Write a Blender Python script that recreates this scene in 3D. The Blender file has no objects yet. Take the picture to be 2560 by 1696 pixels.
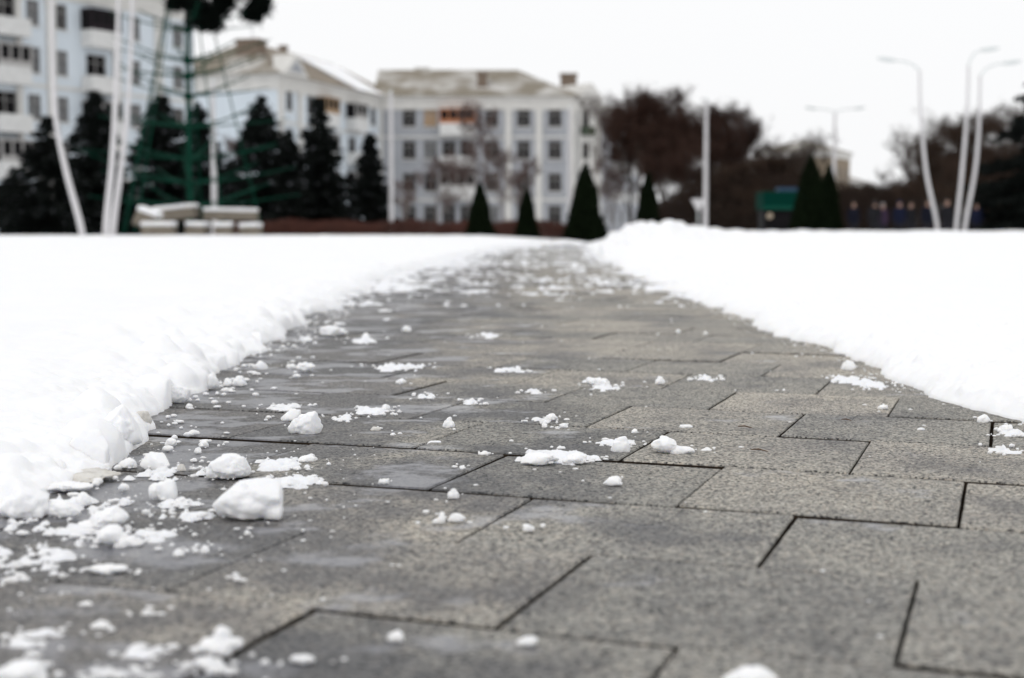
import bpy, bmesh, math, random
import numpy as np
from mathutils import Vector, Matrix, Euler

S = bpy.context.scene
COL = S.collection
R = math.radians
random.seed(7)
rng = np.random.default_rng(11)

# ------------------------------------------------------------------ camera, world, sun
F_PX, CAM_H, HORIZON, CX, CY = 3812.0, 0.41, 582.0, 1280.0, 848.0
PITCH = math.atan((CY - HORIZON) / F_PX)
cam_d = bpy.data.cameras.new('camera')
cam = bpy.data.objects.new('camera', cam_d); COL.objects.link(cam)
cam.location = (0, 0, CAM_H)
cam.rotation_euler = (R(90) - PITCH, 0, 0)
cam_d.sensor_fit = 'HORIZONTAL'; cam_d.sensor_width = 23.5; cam_d.lens = 35.0
cam_d.clip_start = 0.05; cam_d.clip_end = 5000
cam_d.dof.use_dof = True; cam_d.dof.focus_distance = 3.05; cam_d.dof.aperture_fstop = 2.15
cam_d.dof.aperture_blades = 7
S.camera = cam

SUN_EL, SUN_AZ = 48.0, 215.0           # high and soft behind the cloud, slightly behind the camera
world = bpy.data.worlds.new('World'); S.world = world; world.use_nodes = True
wn = world.node_tree; wn.nodes.clear()
out = wn.nodes.new('ShaderNodeOutputWorld'); bg = wn.nodes.new('ShaderNodeBackground')
sky = wn.nodes.new('ShaderNodeTexSky'); sky.sky_type = 'NISHITA'; sky.sun_disc = False
sky.sun_elevation = R(SUN_EL); sky.sun_rotation = R(SUN_AZ); sky.dust_density = 6.0; sky.air_density = 1.0
hs = wn.nodes.new('ShaderNodeHueSaturation'); hs.inputs['Saturation'].default_value = 0.25
mixn = wn.nodes.new('ShaderNodeMix'); mixn.data_type = 'RGBA'
mixn.inputs['Factor'].default_value = 0.92
mixn.inputs['B'].default_value = (10.35, 10.4, 10.5, 1)      # even cloud layer
wn.links.new(sky.outputs[0], hs.inputs['Color']); wn.links.new(hs.outputs[0], mixn.inputs['A'])
wn.links.new(mixn.outputs['Result'], bg.inputs['Color']); bg.inputs['Strength'].default_value = 0.1
wn.links.new(bg.outputs[0], out.inputs['Surface'])

sun_d = bpy.data.lights.new('sun', 'SUN'); sun = bpy.data.objects.new('sun', sun_d); COL.objects.link(sun)
sun_d.energy = 0.5; sun_d.angle = R(35); sun_d.color = (1, 0.97, 0.94)
sun.rotation_euler = Euler((R(90 - SUN_EL), 0, R(180 - SUN_AZ)), 'XYZ')

S.view_settings.view_transform = 'Standard'; S.view_settings.look = 'None'
S.view_settings.exposure = 0.0; S.view_settings.gamma = 1.0; S.view_settings.use_curve_mapping = False
S.cycles.max_bounces = 6; S.cycles.diffuse_bounces = 4; S.cycles.use_denoising = True

# ------------------------------------------------------------------ helpers
def ray(x, y):
    dx, dz = (x - CX) / F_PX, -(y - CY) / F_PX
    c, s = math.cos(PITCH), math.sin(PITCH)
    return Vector((dx, c + dz * s, -s + dz * c))
def ground(x, y, z=0.0):
    d = ray(x, y); t = (z - CAM_H) / d.z
    return Vector((d.x * t, d.y * t, z))
def at(x, y, Y):
    d = ray(x, y); t = Y / d.y
    return Vector((d.x * t, Y, CAM_H + d.z * t))
def gx(x, Y): return at(x, HORIZON, Y).x
def gz(y, Y): return at(CX, y, Y).z

_p = np.random.default_rng(3).permutation(256); PERM = np.concatenate([_p, _p, _p])
_g2 = np.stack([np.cos(np.arange(256) * 2.399963), np.sin(np.arange(256) * 2.399963)], 1)
def perlin2(x, y):
    x = np.asarray(x, float); y = np.asarray(y, float)
    xi = np.floor(x).astype(int); yi = np.floor(y).astype(int); xf = x - xi; yf = y - yi
    xi &= 255; yi &= 255
    u = xf**3 * (xf * (xf * 6 - 15) + 10); v = yf**3 * (yf * (yf * 6 - 15) + 10)
    def g(ix, iy, fx, fy):
        k = PERM[PERM[ix & 255] + (iy & 255)]; return _g2[k, 0] * fx + _g2[k, 1] * fy
    a = g(xi, yi, xf, yf); b = g(xi + 1, yi, xf - 1, yf); c = g(xi, yi + 1, xf, yf - 1); d = g(xi + 1, yi + 1, xf - 1, yf - 1)
    return (a + u * (b - a)) * (1 - v) + (c + u * (d - c)) * v
_g3 = np.random.default_rng(5).normal(size=(256, 3)); _g3 /= np.linalg.norm(_g3, axis=1)[:, None]
def perlin3(P):
    I = np.floor(P).astype(int); Fr = P - I; W = Fr**3 * (Fr * (Fr * 6 - 15) + 10); r = 0
    for dx in (0, 1):
        for dy in (0, 1):
            for dz in (0, 1):
                k = PERM[PERM[PERM[(I[:, 0] + dx) & 255] + ((I[:, 1] + dy) & 255)] + ((I[:, 2] + dz) & 255)]
                d = Fr - np.array([dx, dy, dz]); w = 1
                for ax, o in enumerate((dx, dy, dz)): w = w * (W[:, ax] if o else 1 - W[:, ax])
                r = r + w * (d * _g3[k]).sum(1)
    return r
def fbm2(x, y, oct=4, gain=.5):
    r = 0; a = 1
    for o in range(oct): r = r + a * perlin2(x * 2**o + 17 * o, y * 2**o - 9 * o); a *= gain
    return r

def tag(o, label=None, cat=None, group=None, kind=None):
    if label: o['label'] = label
    if cat: o['category'] = cat
    if group: o['group'] = group
    if kind: o['kind'] = kind
    return o
def link(name, me, parent=None, loc=None, rot=None):
    o = bpy.data.objects.new(name, me); COL.objects.link(o)
    if parent: o.parent = parent
    if loc is not None: o.location = loc
    if rot is not None: o.rotation_euler = rot
    return o
def thing(name, label, cat, loc=(0, 0, 0), rotz=0, group=None):
    o = link(name, None, None, loc, (0, 0, rotz)); o.empty_display_size = .2
    return tag(o, label, cat, group)
def children(o): return [c for c in bpy.data.objects if c.parent == o]
def copy_tree(o, parent=None):
    c = o.copy(); COL.objects.link(c); c.parent = parent
    for ch in children(o): copy_tree(ch, c)
    return c

class MB:
    def __init__(s): s.v = []; s.f = []; s.m = []
    def quad(s, a, b, c, d, m=0): s.poly((a, b, c, d), m)
    def poly(s, pts, m=0):
        n = len(s.v); s.v += [tuple(p) for p in pts]; s.f.append(tuple(range(n, n + len(pts)))); s.m.append(m)
    def box(s, x0, x1, y0, y1, z0, z1, m=0):
        n = len(s.v)
        s.v += [(x0, y0, z0), (x1, y0, z0), (x1, y1, z0), (x0, y1, z0), (x0, y0, z1), (x1, y0, z1), (x1, y1, z1), (x0, y1, z1)]
        for q in ((0, 3, 2, 1), (4, 5, 6, 7), (0, 1, 5, 4), (1, 2, 6, 5), (2, 3, 7, 6), (3, 0, 4, 7)):
            s.f.append(tuple(n + i for i in q)); s.m.append(m)
    def tube(s, pts, rad, n=6, m=0, cap=True):
        pts = [Vector(p) for p in pts]; base = len(s.v); k = len(pts)
        if not hasattr(rad, '__len__'): rad = [rad] * k
        for i, p in enumerate(pts):
            t = (pts[min(i + 1, k - 1)] - pts[max(i - 1, 0)]).normalized()
            a = t.orthogonal().normalized() if i == 0 else (a - t * a.dot(t)).normalized()
            b = t.cross(a)
            for j in range(n):
                q = 2 * math.pi * j / n; s.v.append(tuple(p + (a * math.cos(q) + b * math.sin(q)) * rad[i]))
        for i in range(k - 1):
            for j in range(n):
                s.f.append((base + i * n + j, base + i * n + (j + 1) % n, base + (i + 1) * n + (j + 1) % n, base + (i + 1) * n + j)); s.m.append(m)
        if cap:
            s.f.append(tuple(base + j for j in range(n))[::-1]); s.m.append(m)
            s.f.append(tuple(base + (k - 1) * n + j for j in range(n))); s.m.append(m)
    def mesh(s, name, mats, smooth=False, weld=False):
        me = bpy.data.meshes.new(name); me.from_pydata(s.v, [], s.f)
        for m in (mats if isinstance(mats, (list, tuple)) else [mats]): me.materials.append(m)
        if any(s.m): me.polygons.foreach_set('material_index', s.m)
        if weld:
            bm = bmesh.new(); bm.from_mesh(me); bmesh.ops.remove_doubles(bm, verts=bm.verts, dist=.0005)
            bmesh.ops.recalc_face_normals(bm, faces=bm.faces); bm.to_mesh(me); bm.free()
        if smooth: me.polygons.foreach_set('use_smooth', [True] * len(me.polygons))
        me.update(); return me
    def build(s, name, mats, parent=None, loc=None, smooth=False, weld=False):
        return link(name, s.mesh(name, mats, smooth, weld), parent, loc)
def np_mesh(name, V, Fc, mat, smooth=True):
    me = bpy.data.meshes.new(name); V = np.asarray(V, np.float32); Fc = np.asarray(Fc, np.int32)
    me.vertices.add(len(V)); me.vertices.foreach_set('co', V.ravel())
    n = Fc.shape[1]; me.loops.add(Fc.size); me.loops.foreach_set('vertex_index', Fc.ravel())
    me.polygons.add(len(Fc)); me.polygons.foreach_set('loop_start', np.arange(0, Fc.size, n, dtype=np.int32))
    me.polygons.foreach_set('loop_total', np.full(len(Fc), n, np.int32))
    me.polygons.foreach_set('use_smooth', np.full(len(Fc), smooth, bool))
    me.materials.append(mat); me.update(calc_edges=True); me.validate(); return me

# ------------------------------------------------------------------ materials
def mat(name, col, rough=.8, spec=.3, noise=None, bump=None, metallic=0, coords='Object'):
    """noise=(scale, amount, second colour or None), bump=(scale, strength, distance)"""
    m = bpy.data.materials.new(name); m.use_nodes = True; t = m.node_tree; b = t.nodes['Principled BSDF']
    b.inputs['Base Color'].default_value = (*col, 1); b.inputs['Roughness'].default_value = rough
    b.inputs['Specular IOR Level'].default_value = spec; b.inputs['Metallic'].default_value = metallic
    tc = t.nodes.new('ShaderNodeTexCoord')
    if noise:
        n = t.nodes.new('ShaderNodeTexNoise'); n.inputs['Scale'].default_value = noise[0]; n.inputs['Detail'].default_value = 5
        t.links.new(tc.outputs[coords], n.inputs['Vector'])
        r = t.nodes.new('ShaderNodeValToRGB'); r.color_ramp.elements[0].position = .5 - noise[1]; r.color_ramp.elements[1].position = .5 + noise[1]
        r.color_ramp.elements[0].color = (*noise[2], 1); r.color_ramp.elements[1].color = (*col, 1)
        t.links.new(n.outputs['Fac'], r.inputs['Fac']); t.links.new(r.outputs[0], b.inputs['Base Color'])
    if bump:
        n = t.nodes.new('ShaderNodeTexNoise'); n.inputs['Scale'].default_value = bump[0]; n.inputs['Detail'].default_value = 4
        t.links.new(tc.outputs[coords], n.inputs['Vector'])
        u = t.nodes.new('ShaderNodeBump'); u.inputs['Strength'].default_value = bump[1]; u.inputs['Distance'].default_value = bump[2]
        t.links.new(n.outputs['Fac'], u.inputs['Height']); t.links.new(u.outputs[0], b.inputs['Normal'])
    return m

def snow_mat(name, col=(.885, .89, .905), dirt=None):
    m = mat(name, col, .65, .2); t = m.node_tree; b = t.nodes['Principled BSDF']; g = t.nodes.new('ShaderNodeNewGeometry')
    b.inputs['Subsurface Weight'].default_value = .35; b.inputs['Subsurface Radius'].default_value = (.012, .014, .018)
    b.inputs['Subsurface Scale'].default_value = 1.0
    prev = None
    for sc, st, di in ((900, .3, .0010), (160, .35, .0028), (38, .2, .007)):
        n = t.nodes.new('ShaderNodeTexNoise'); n.inputs['Scale'].default_value = sc; n.inputs['Detail'].default_value = 3
        t.links.new(g.outputs['Position'], n.inputs['Vector'])
        u = t.nodes.new('ShaderNodeBump'); u.inputs['Strength'].default_value = st; u.inputs['Distance'].default_value = di
        t.links.new(n.outputs['Fac'], u.inputs['Height'])
        if prev: t.links.new(prev.outputs[0], u.inputs['Normal'])
        prev = u
    t.links.new(prev.outputs[0], b.inputs['Normal'])
    if dirt:
        n = t.nodes.new('ShaderNodeTexNoise'); n.inputs['Scale'].default_value = dirt[0]; n.inputs['Detail'].default_value = 6; n.inputs['Roughness'].default_value = .7
        t.links.new(g.outputs['Position'], n.inputs['Vector'])
        r = t.nodes.new('ShaderNodeValToRGB'); r.color_ramp.elements[0].position = dirt[1]; r.color_ramp.elements[1].position = dirt[2]
        r.color_ramp.elements[0].color = (*col, 1); r.color_ramp.elements[1].color = (*dirt[3], 1)
        t.links.new(n.outputs['Fac'], r.inputs['Fac']); t.links.new(r.outputs[0], b.inputs['Base Color'])
    return m
M_SNOW = snow_mat('snow', dirt=(16, .665, .73, (.72, .71, .69)))
M_CLOD = snow_mat('snow_clod')
M_SLUSH = snow_mat('dirty_slush', (.66, .64, .60), dirt=(40, .45, .75, (.42, .39, .35)))
M_DUST = snow_mat('powder_snow', (.84, .85, .88))

def granite(name='granite'):
    m = bpy.data.materials.new(name); m.use_nodes = True; t = m.node_tree; L = t.links; b = t.nodes['Principled BSDF']
    g = t.nodes.new('ShaderNodeNewGeometry'); oi = t.nodes.new('ShaderNodeObjectInfo')
    def noise(scale, detail=4, rough=.55, vec=None):
        n = t.nodes.new('ShaderNodeTexNoise'); n.inputs['Scale'].default_value = scale; n.inputs['Detail'].default_value = detail; n.inputs['Roughness'].default_value = rough
        L.new(vec or g.outputs['Position'], n.inputs['Vector']); return n
    def ramp(fac, stops, interp='LINEAR'):
        r = t.nodes.new('ShaderNodeValToRGB'); r.color_ramp.interpolation = interp; e = r.color_ramp.elements
        while len(e) < len(stops): e.new(.5)
        for q, (p, c) in zip(e, stops): q.position = p; q.color = (*c, 1) if len(c) == 3 else c
        L.new(fac, r.inputs['Fac']); return r
    def mix(f, a, bb, mode='MIX'):
        x = t.nodes.new('ShaderNodeMix'); x.data_type = 'RGBA'; x.blend_type = mode
        for s_, v in (('Factor', f), ('A', a), ('B', bb)):
            if isinstance(v, (int, float)): x.inputs[s_].default_value = v
            elif isinstance(v, tuple): x.inputs[s_].default_value = (*v, 1)
            else: L.new(v, x.inputs[s_])
        return x.outputs['Result']
    # crystals
    vo = t.nodes.new('ShaderNodeTexVoronoi'); vo.inputs['Scale'].default_value = 270; vo.inputs['Randomness'].default_value = 1
    L.new(g.outputs['Position'], vo.inputs['Vector'])
    sep = t.nodes.new('ShaderNodeSeparateColor'); L.new(vo.outputs['Color'], sep.inputs[0])
    grain = ramp(sep.outputs[0], [(0, (.03, .03, .032)), (.14, (.075, .075, .077)), (.3, (.235, .232, .224)), (.55, (.325, .316, .298)), (.8, (.405, .39, .365)), (.93, (.385, .34, .30)), (1, (.56, .545, .52))])
    vo2 = t.nodes.new('ShaderNodeTexVoronoi'); vo2.inputs['Scale'].default_value = 130; L.new(g.outputs['Position'], vo2.inputs['Vector'])
    sep2 = t.nodes.new('ShaderNodeSeparateColor'); L.new(vo2.outputs['Color'], sep2.inputs[0])
    grain2 = ramp(sep2.outputs[1], [(0, (.55, .55, .57)), (.25, (.85, .84, .83)), (1, (1.12, 1.1, 1.06))])
    c = mix(.8, grain.outputs[0], grain2.outputs[0], 'MULTIPLY')
    # slow tint and stain
    st = ramp(noise(2.2, 5).outputs['Fac'], [(.28, (.80, .81, .84)), (.5, (1.12, 1.12, 1.10)), (.75, (1.27, 1.24, 1.18))])
    c = mix(.85, c, st.outputs[0], 'MULTIPLY')
    tint = ramp(oi.outputs['Random'], [(0, (.70, .72, .73)), (.3, (.92, .93, .92)), (.7, (1.10, 1.08, 1.04)), (1, (1.34, 1.30, 1.23))])
    c = mix(.8, c, tint.outputs[0], 'MULTIPLY')
    rust = ramp(noise(7, 6, .65).outputs['Fac'], [(.67, (0, 0, 0)), (.78, (1, 1, 1))])
    c = mix(rust.outputs[0], c, mix(.5, c, (.20, .115, .06)))
    # damp: more towards the left of the path and in blotches
    mp = t.nodes.new('ShaderNodeMapping'); mp.inputs['Scale'].default_value = (1, .8, 1); L.new(g.outputs['Position'], mp.inputs['Vector'])
    sx = t.nodes.new('ShaderNodeSeparateXYZ'); L.new(g.outputs['Position'], sx.inputs[0])
    bias = t.nodes.new('ShaderNodeMapRange'); bias.inputs['From Min'].default_value = .35; bias.inputs['From Max'].default_value = -.6
    bias.inputs['To Min'].default_value = -.05; bias.inputs['To Max'].default_value = .215; L.new(sx.outputs['X'], bias.inputs['Value'])
    ad = t.nodes.new('ShaderNodeMath'); L.new(noise(3.4, 6, .6, mp.outputs[0]).outputs['Fac'], ad.inputs[0]); L.new(bias.outputs[0], ad.inputs[1])
    wet = ramp(ad.outputs[0], [(.47, (0, 0, 0)), (.64, (1, 1, 1))])
    c = mix(wet.outputs[0], c, mix(1.0, c, (.44, .45, .49), 'MULTIPLY'))
    # thin ice film with its own ragged outline
    mp2 = t.nodes.new('ShaderNodeMapping'); mp2.inputs['Scale'].default_value = (4.2, 5.0, 4); mp2.inputs['Location'].default_value = (3.1, 1.7, 0); L.new(g.outputs['Position'], mp2.inputs['Vector'])
    ad2 = t.nodes.new('ShaderNodeMath'); L.new(noise(1.0, 6, .6, mp2.outputs[0]).outputs['Fac'], ad2.inputs[0])
    hb = t.nodes.new('ShaderNodeMath'); hb.operation = 'MULTIPLY'; hb.inputs[1].default_value = .5; L.new(bias.outputs[0], hb.inputs[0]); L.new(hb.outputs[0], ad2.inputs[1])
    ice = ramp(ad2.outputs[0], [(.59, (0, 0, 0)), (.66, (1, 1, 1))])
    c = mix(ice.outputs[0], c, mix(.42, c, (.26, .265, .30)))
    L.new(c, b.inputs['Base Color'])
    rg = mix(wet.outputs[0], (.82, .82, .82), (.55, .55, .55)); rg = mix(ice.outputs[0], rg, (.30, .30, .30)); L.new(rg, b.inputs['Roughness'])
    b.inputs['Specular IOR Level'].default_value = .2
    # flamed surface
    u = t.nodes.new('ShaderNodeBump'); u.inputs['Distance'].default_value = .0022
    inv = t.nodes.new('ShaderNodeMath'); inv.operation = 'MULTIPLY_ADD'; inv.inputs[1].default_value = -.75; inv.inputs[2].default_value = .9; L.new(ice.outputs[0], inv.inputs[0]); L.new(inv.outputs[0], u.inputs['Strength'])
    L.new(noise(190, 3, .6).outputs['Fac'], u.inputs['Height'])
    u2 = t.nodes.new('ShaderNodeBump'); u2.inputs['Distance'].default_value = .004; u2.inputs['Strength'].default_value = .35
    L.new(noise(26, 4).outputs['Fac'], u2.inputs['Height']); L.new(u.outputs[0], u2.inputs['Normal']); L.new(u2.outputs[0], b.inputs['Normal'])
    return m
M_GRAN = granite()
M_JOINT = mat('joint_soil', (.022, .018, .015), .98, .03, noise=(60, .2, (.045, .032, .022)), bump=(200, .6, .003))

# ------------------------------------------------------------------ ground and paving
g = MB(); g.quad((-1800, -300, -.045), (1800, -300, -.045), (1800, 2500, -.045), (-1800, 2500, -.045))
tag(g.build('ground', M_SNOW), kind='structure')

EL = [(-4, -.72), (1.5, -.73), (2.2, -.745), (2.65, -.70), (3.13, -.76), (3.82, -.80), (4.91, -.86), (6.3, -.93), (8.8, -1.0), (13.3, -1.18), (18, -1.1), (23, -.97), (30, -.75), (41, -.45), (50, .3), (60, 1.1), (120, 4.5)]
ER = [(-4, 1.1), (3.2, 1.09), (3.9, 1.05), (5.2, 1.10), (7.2, 1.12), (9.9, 1.10), (14.5, 1.22), (20, 1.35), (26, 1.5), (32.7, 1.75), (45, 2.3), (60, 3.2), (120, 6.5)]
def edge_l(Y): return np.interp(Y, *zip(*EL))
def edge_r(Y): return np.interp(Y, *zip(*ER))

TH = R(18.0); UX, UY = math.cos(TH), -math.sin(TH); VX, VY = math.sin(TH), math.cos(TH)
def uv2xy(u, v):
    v = v - .056 * (u + .10)               # the courses run a little off square
    return u * UX + v * VX, u * UY + v * VY
path = MB()
pl = [(edge_l(y) - .5, y) for y in (-3, 2, 5, 9, 14, 23, 41, 60, 95)]; pr = [(edge_r(y) + .5, y) for y in (-3, 2, 5, 9, 14, 23, 41, 60, 95)]
for i in range(len(pl) - 1):
    path.quad((*pl[i], -.02), (*pr[i], -.02), (*pr[i + 1], -.02), (*pl[i + 1], -.02))
path_o = tag(path.build('path', M_JOINT, weld=True), kind='structure')

rows = [.27 - .4 * k for k in range(8, 0, -1)] + [.27, .67, 1.07, 1.47, 1.86, 2.23, 2.637, 3.06, 3.485, 3.90, 4.35, 4.77]
while rows[-1] < 95: rows.append(rows[-1] + .425)
known = {1.07: -.305, 1.47: -.093, 1.86: -.289, 2.23: -.06, 2.637: -.252, 3.06: -.434, 3.485: -.25, 3.90: -.464, 4.35: -.67, 4.77: -.868}
def slab_outline(u0, u1, v0, v1, n, jit, r):
    pts = []
    for (a, b) in (((u0, v0), (u1, v0)), ((u1, v0), (u1, v1)), ((u1, v1), (u0, v1)), ((u0, v1), (u0, v0))):
        for i in range(n):
            q = i / n; j = jit * (0 if i == 0 else 1)
            pts.append((a[0] + (b[0] - a[0]) * q + r.uniform(-j, j), a[1] + (b[1] - a[1]) * q + r.uniform(-j, j)))
    return pts
cells = []
for i in range(len(rows) - 1):
    v0, v1 = rows[i], rows[i + 1]
    off = known.get(round(v0, 3), (.13 if i % 2 else .335) + random.uniform(-.03, .03)); off %= .41
    k = -260
    for k in range(-150, 60):
        u0 = off + k * .41; u1 = u0 + .41
        x, y = uv2xy((u0 + u1) / 2, (v0 + v1) / 2)
        if y < .2 or y > 88: continue
        if x < edge_l(y) - .28 or x > edge_r(y) + .28: continue
        cells.append((y, u0, u1, v0, v1))
cells.sort()
rr = random.Random(5); far_mb = MB()
for idx, (yy, u0, u1, v0, v1) in enumerate(cells):
    gp = [rr.choice((.0016, .0024, .0032, .0042)) for _ in range(4)]
    if abs(v1 - 2.23) < .01: gp[3] = .0055
    if abs(v0 - 2.23) < .01: gp[2] = .003
    if abs(v1 - 2.637) < .01: gp[3] = .004
    if abs(v1 - 4.35) < .01: gp[3] = .005
    gp[2] *= 1.9; gp[3] *= 1.9; dz = rr.uniform(-.004, .0005); tx = rr.uniform(-.006, .006); ty = rr.uniform(-.006, .006)
    if abs(v1 - 2.23) < .01: dz -= .003
    if abs(v1 - 2.637) < .01 or abs(v1 - 4.35) < .01: dz -= .0015
    uc, vc = (u0 + u1) / 2, (v0 + v1) / 2; xc, yc = uv2xy(uc, vc)
    near = idx < 290
    if near:
        n = 16 if yy < 3.5 else (8 if yy < 7 else 4); jt = .0005
        mb = MB(); ring = slab_outline(u0 + gp[0], u1 - gp[1], v0 + gp[2], v1 - gp[3], n, jt, rr)
        def P(u, v, z): 
            x, y = uv2xy(u, v); return (x - xc, y - yc, z)
        top = [P(uc + (u - uc) * .992, vc + (v - vc) * .992, dz + (u - uc) * tx + (v - vc) * ty) for u, v in ring]
        mid = [P(u, v, dz - .0028 + (u - uc) * tx + (v - vc) * ty) for u, v in ring]
        bot = [P(u, v, -.03) for u, v in ring]
        N = len(ring); mb.v = top + mid + bot; mb.f = [tuple(range(N))]
        for a in range(2):
            for j in range(N): mb.f.append((a * N + j, (a + 1) * N + j, (a + 1) * N + (j + 1) % N, a * N + (j + 1) % N))
        mb.m = [0] * (1 + N) + [1] * N
        mb.build('paving_slab', [M_GRAN, M_JOINT], path_o, (xc, yc, 0))
    else:
        x = lambda u, v: uv2xy(u, v)
        a = [uv2xy(u0 + gp[0], v0 + gp[2]), uv2xy(u1 - gp[1], v0 + gp[2]), uv2xy(u1 - gp[1], v1 - gp[3]), uv2xy(u0 + gp[0], v1 - gp[3])]
        nb = len(far_mb.v); far_mb.v += [(*q, dz) for q in a] + [(*q, -.022) for q in a]
        for q in ((0, 1, 2, 3), (0, 4, 5, 1), (1, 5, 6, 2), (2, 6, 7, 3), (3, 7, 4, 0)): far_mb.f.append(tuple(nb + j for j in q)); far_mb.m.append(0)
tag(far_mb.build('paving', M_GRAN, path_o), kind='stuff')

# ------------------------------------------------------------------ snow fields on both sides
def graded(y0, y1, segs):
    ys = [y0]
    while ys[-1] < y1:
        k = next(s for lim, s in segs if ys[-1] < lim); ys.append(ys[-1] + k * max(ys[-1], 1.2))
    return np.array(ys)
YS = graded(-2.0, 120, [(1.6, .02), (1.9, .008), (6, .0019), (10, .0034), (20, .006), (60, .008), (1e9, .03)])
ts = [0.]; st = .004
while ts[-1] < 60: ts.append(ts[-1] + st); st = min(st * (1.0 if ts[-1] < .16 else 1.032), 2.0)
TS = np.array(ts)
def snow_field(side, name):
    Y = YS[:, None] + 0 * TS[None, :]; T = 0 * YS[:, None] + TS[None, :]
    e = edge_l(Y) if side < 0 else edge_r(Y)
    wob = (fbm2(Y * 1.3, Y * 0 + 3.3 * side, 5, .62) * .07 + perlin2(Y * 26, T * 8 + 4) * .012 * np.exp(-T / .1)) * np.clip(Y / 4, .5, 2.2)
    X = e + side * (T - wob)
    n1 = fbm2(X * 1.6, Y * 1.1, 4); n2 = fbm2(X * 7, Y * 6, 4, .55); n3 = perlin2(X * 38, Y * 38) + .7 * perlin2(X * 83, Y * 83); bil = np.abs(perlin2(X * 14 + 5, Y * 13)) * 2
    if side < 0:
        Hb = .060 + .03 * n1; tau = .055 + .045 * perlin2(Y * 2.2, Y * 0 + 1)
        nearf = np.interp(Y, [1.6, 2.5, 3.3], [.25, .45, 1]); Hb = Hb * nearf; tau = tau / nearf**.7
        base = Hb * (1 - np.exp(-T / np.maximum(tau, .012))) + .045 * (1 - np.exp(-T / .5))
        far = .012 * np.clip(T, 0, 5) / 5 + np.interp(Y, [0, 8, 20, 45, 60, 90, 120], [0, .0, .08, .19, .20, .05, -.1]) * np.clip(T / 2.5, 0, 1)
        rough = np.exp(-T / .35)
        h = base + far + .012 * n2 * (.25 + rough) * (1 - np.exp(-T / .03)) + .009 * n3 * (rough + .06) * (1 - np.exp(-T / .015)) + .016 * (1 - bil) * rough * (1 - np.exp(-T / .05)) + .010 * np.abs(perlin2(X * 27, Y * 27)) * (rough + .1)
    else:
        Hb = .035 + .015 * n1
        base = Hb * (1 - np.exp(-T / .035)) + .11 * (1 - np.exp(-T / .55))
        far = np.interp(Y, [0, 8, 20, 45, 60, 90, 120], [0, .02, .14, .31, .30, .1, -.1]) * np.clip(T / 3., 0, 1)
        rough = np.exp(-T / .5)
        h = base + far + .013 * n2 * (.35 + rough) * (1 - np.exp(-T / .04)) + .0055 * n3 * (.22 + rough) * (1 - np.exp(-T / .02)) + .012 * (1 - bil) * (.15 + rough) * (1 - np.exp(-T / .05))
    # clods pushed up into the bank
    rs = np.random.default_rng(21 if side < 0 else 22); lumps = []
    if side < 0:
        for _ in range(460):
            y = rs.uniform(1.6, 9) if rs.random() < .75 else rs.uniform(9, 26)
            r = .007 + .07 * rs.random()**3 * (1 + (y > 9) * .9); d = abs(rs.normal(0, .2)) + r * .35; lumps.append((edge_l(y) - d, y, r, rs.uniform(.3, .75)))
        for _ in range(16):
            y = rs.uniform(2.2, 5.5); lumps.append((edge_l(y) - rs.uniform(.12, .8), y, rs.uniform(.05, .12), .45))
        for _ in range(230):
            y = rs.uniform(30, 55); lumps.append((rs.uniform(-.36, .02) * y, y, rs.uniform(.05, .22), .75))
    else:
        for _ in range(420):
            y = rs.uniform(2.5, 24); r = (.006 + .03 * rs.random()**2) * (1 + (y > 9) * .9); lumps.append((edge_r(y) + abs(rs.normal(0, .3)) + r * .3, y, r, .8))
        for _ in range(170):                                   # the shovelled heap
            y = rs.uniform(24, 44); q = rs.normal(0, 1); lumps.append((.079 * y + .30 + q * .50, y, rs.uniform(.10, .32), .8))
        for _ in range(170):
            y = rs.uniform(26, 50); lumps.append((rs.uniform(.05, .36) * y, y, rs.uniform(.06, .26), .7))
        cx = .086 * Y + .25
        h = h + np.interp(Y, [18, 27, 36, 44, 52], [0, .13, .25, .22, 0]) * np.exp(-((X - cx) / (.028 * Y + .35))**2) * (1 - np.exp(-T / .25))
    for (lx, ly, r, k) in lumps:
        i0, i1 = np.searchsorted(YS, (ly - r, ly + r)); i1 += 1
        sub = (slice(i0, i1),); d2 = ((X[sub] - lx)**2 + (Y[sub] - ly)**2) / (r * r); msk = d2 < 1
        if not msk.any(): continue
        bh = np.median(h[sub][msk]); dome = max(bh - .30 * r, 0) + r * k * 1.15 * np.clip(1 - d2, 0, 1)**.72 * (1 + .45 * n2[sub]) 
        hh = h[sub]; hh[msk] = np.maximum(hh[msk], dome[msk]); h[sub] = hh
    for _ in range(2 if side < 0 else 1):
        hp = np.pad(h, 1, mode='edge'); h = (hp[1:-1, 1:-1] * 2 + hp[:-2, 1:-1] + hp[2:, 1:-1] + hp[1:-1, :-2] + hp[1:-1, 2:]) / 6
    h[:, 0] = -.012
    V = np.stack([X, Y, h], -1).reshape(-1, 3); ny, nt = X.shape
    idx = np.arange(ny * nt).reshape(ny, nt)
    a, b, c, d = idx[:-1, :-1].ravel(), idx[:-1, 1:].ravel(), idx[1:, 1:].ravel(), idx[1:, :-1].ravel()
    Fc = np.stack([a, b, c, d] if side > 0 else [a, d, c, b], -1)
    tag(link(name, np_mesh(name, V, Fc, M_SNOW)), kind='structure')
snow_field(-1, 'snow_field_left'); snow_field(1, 'snow_field_right')

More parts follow.
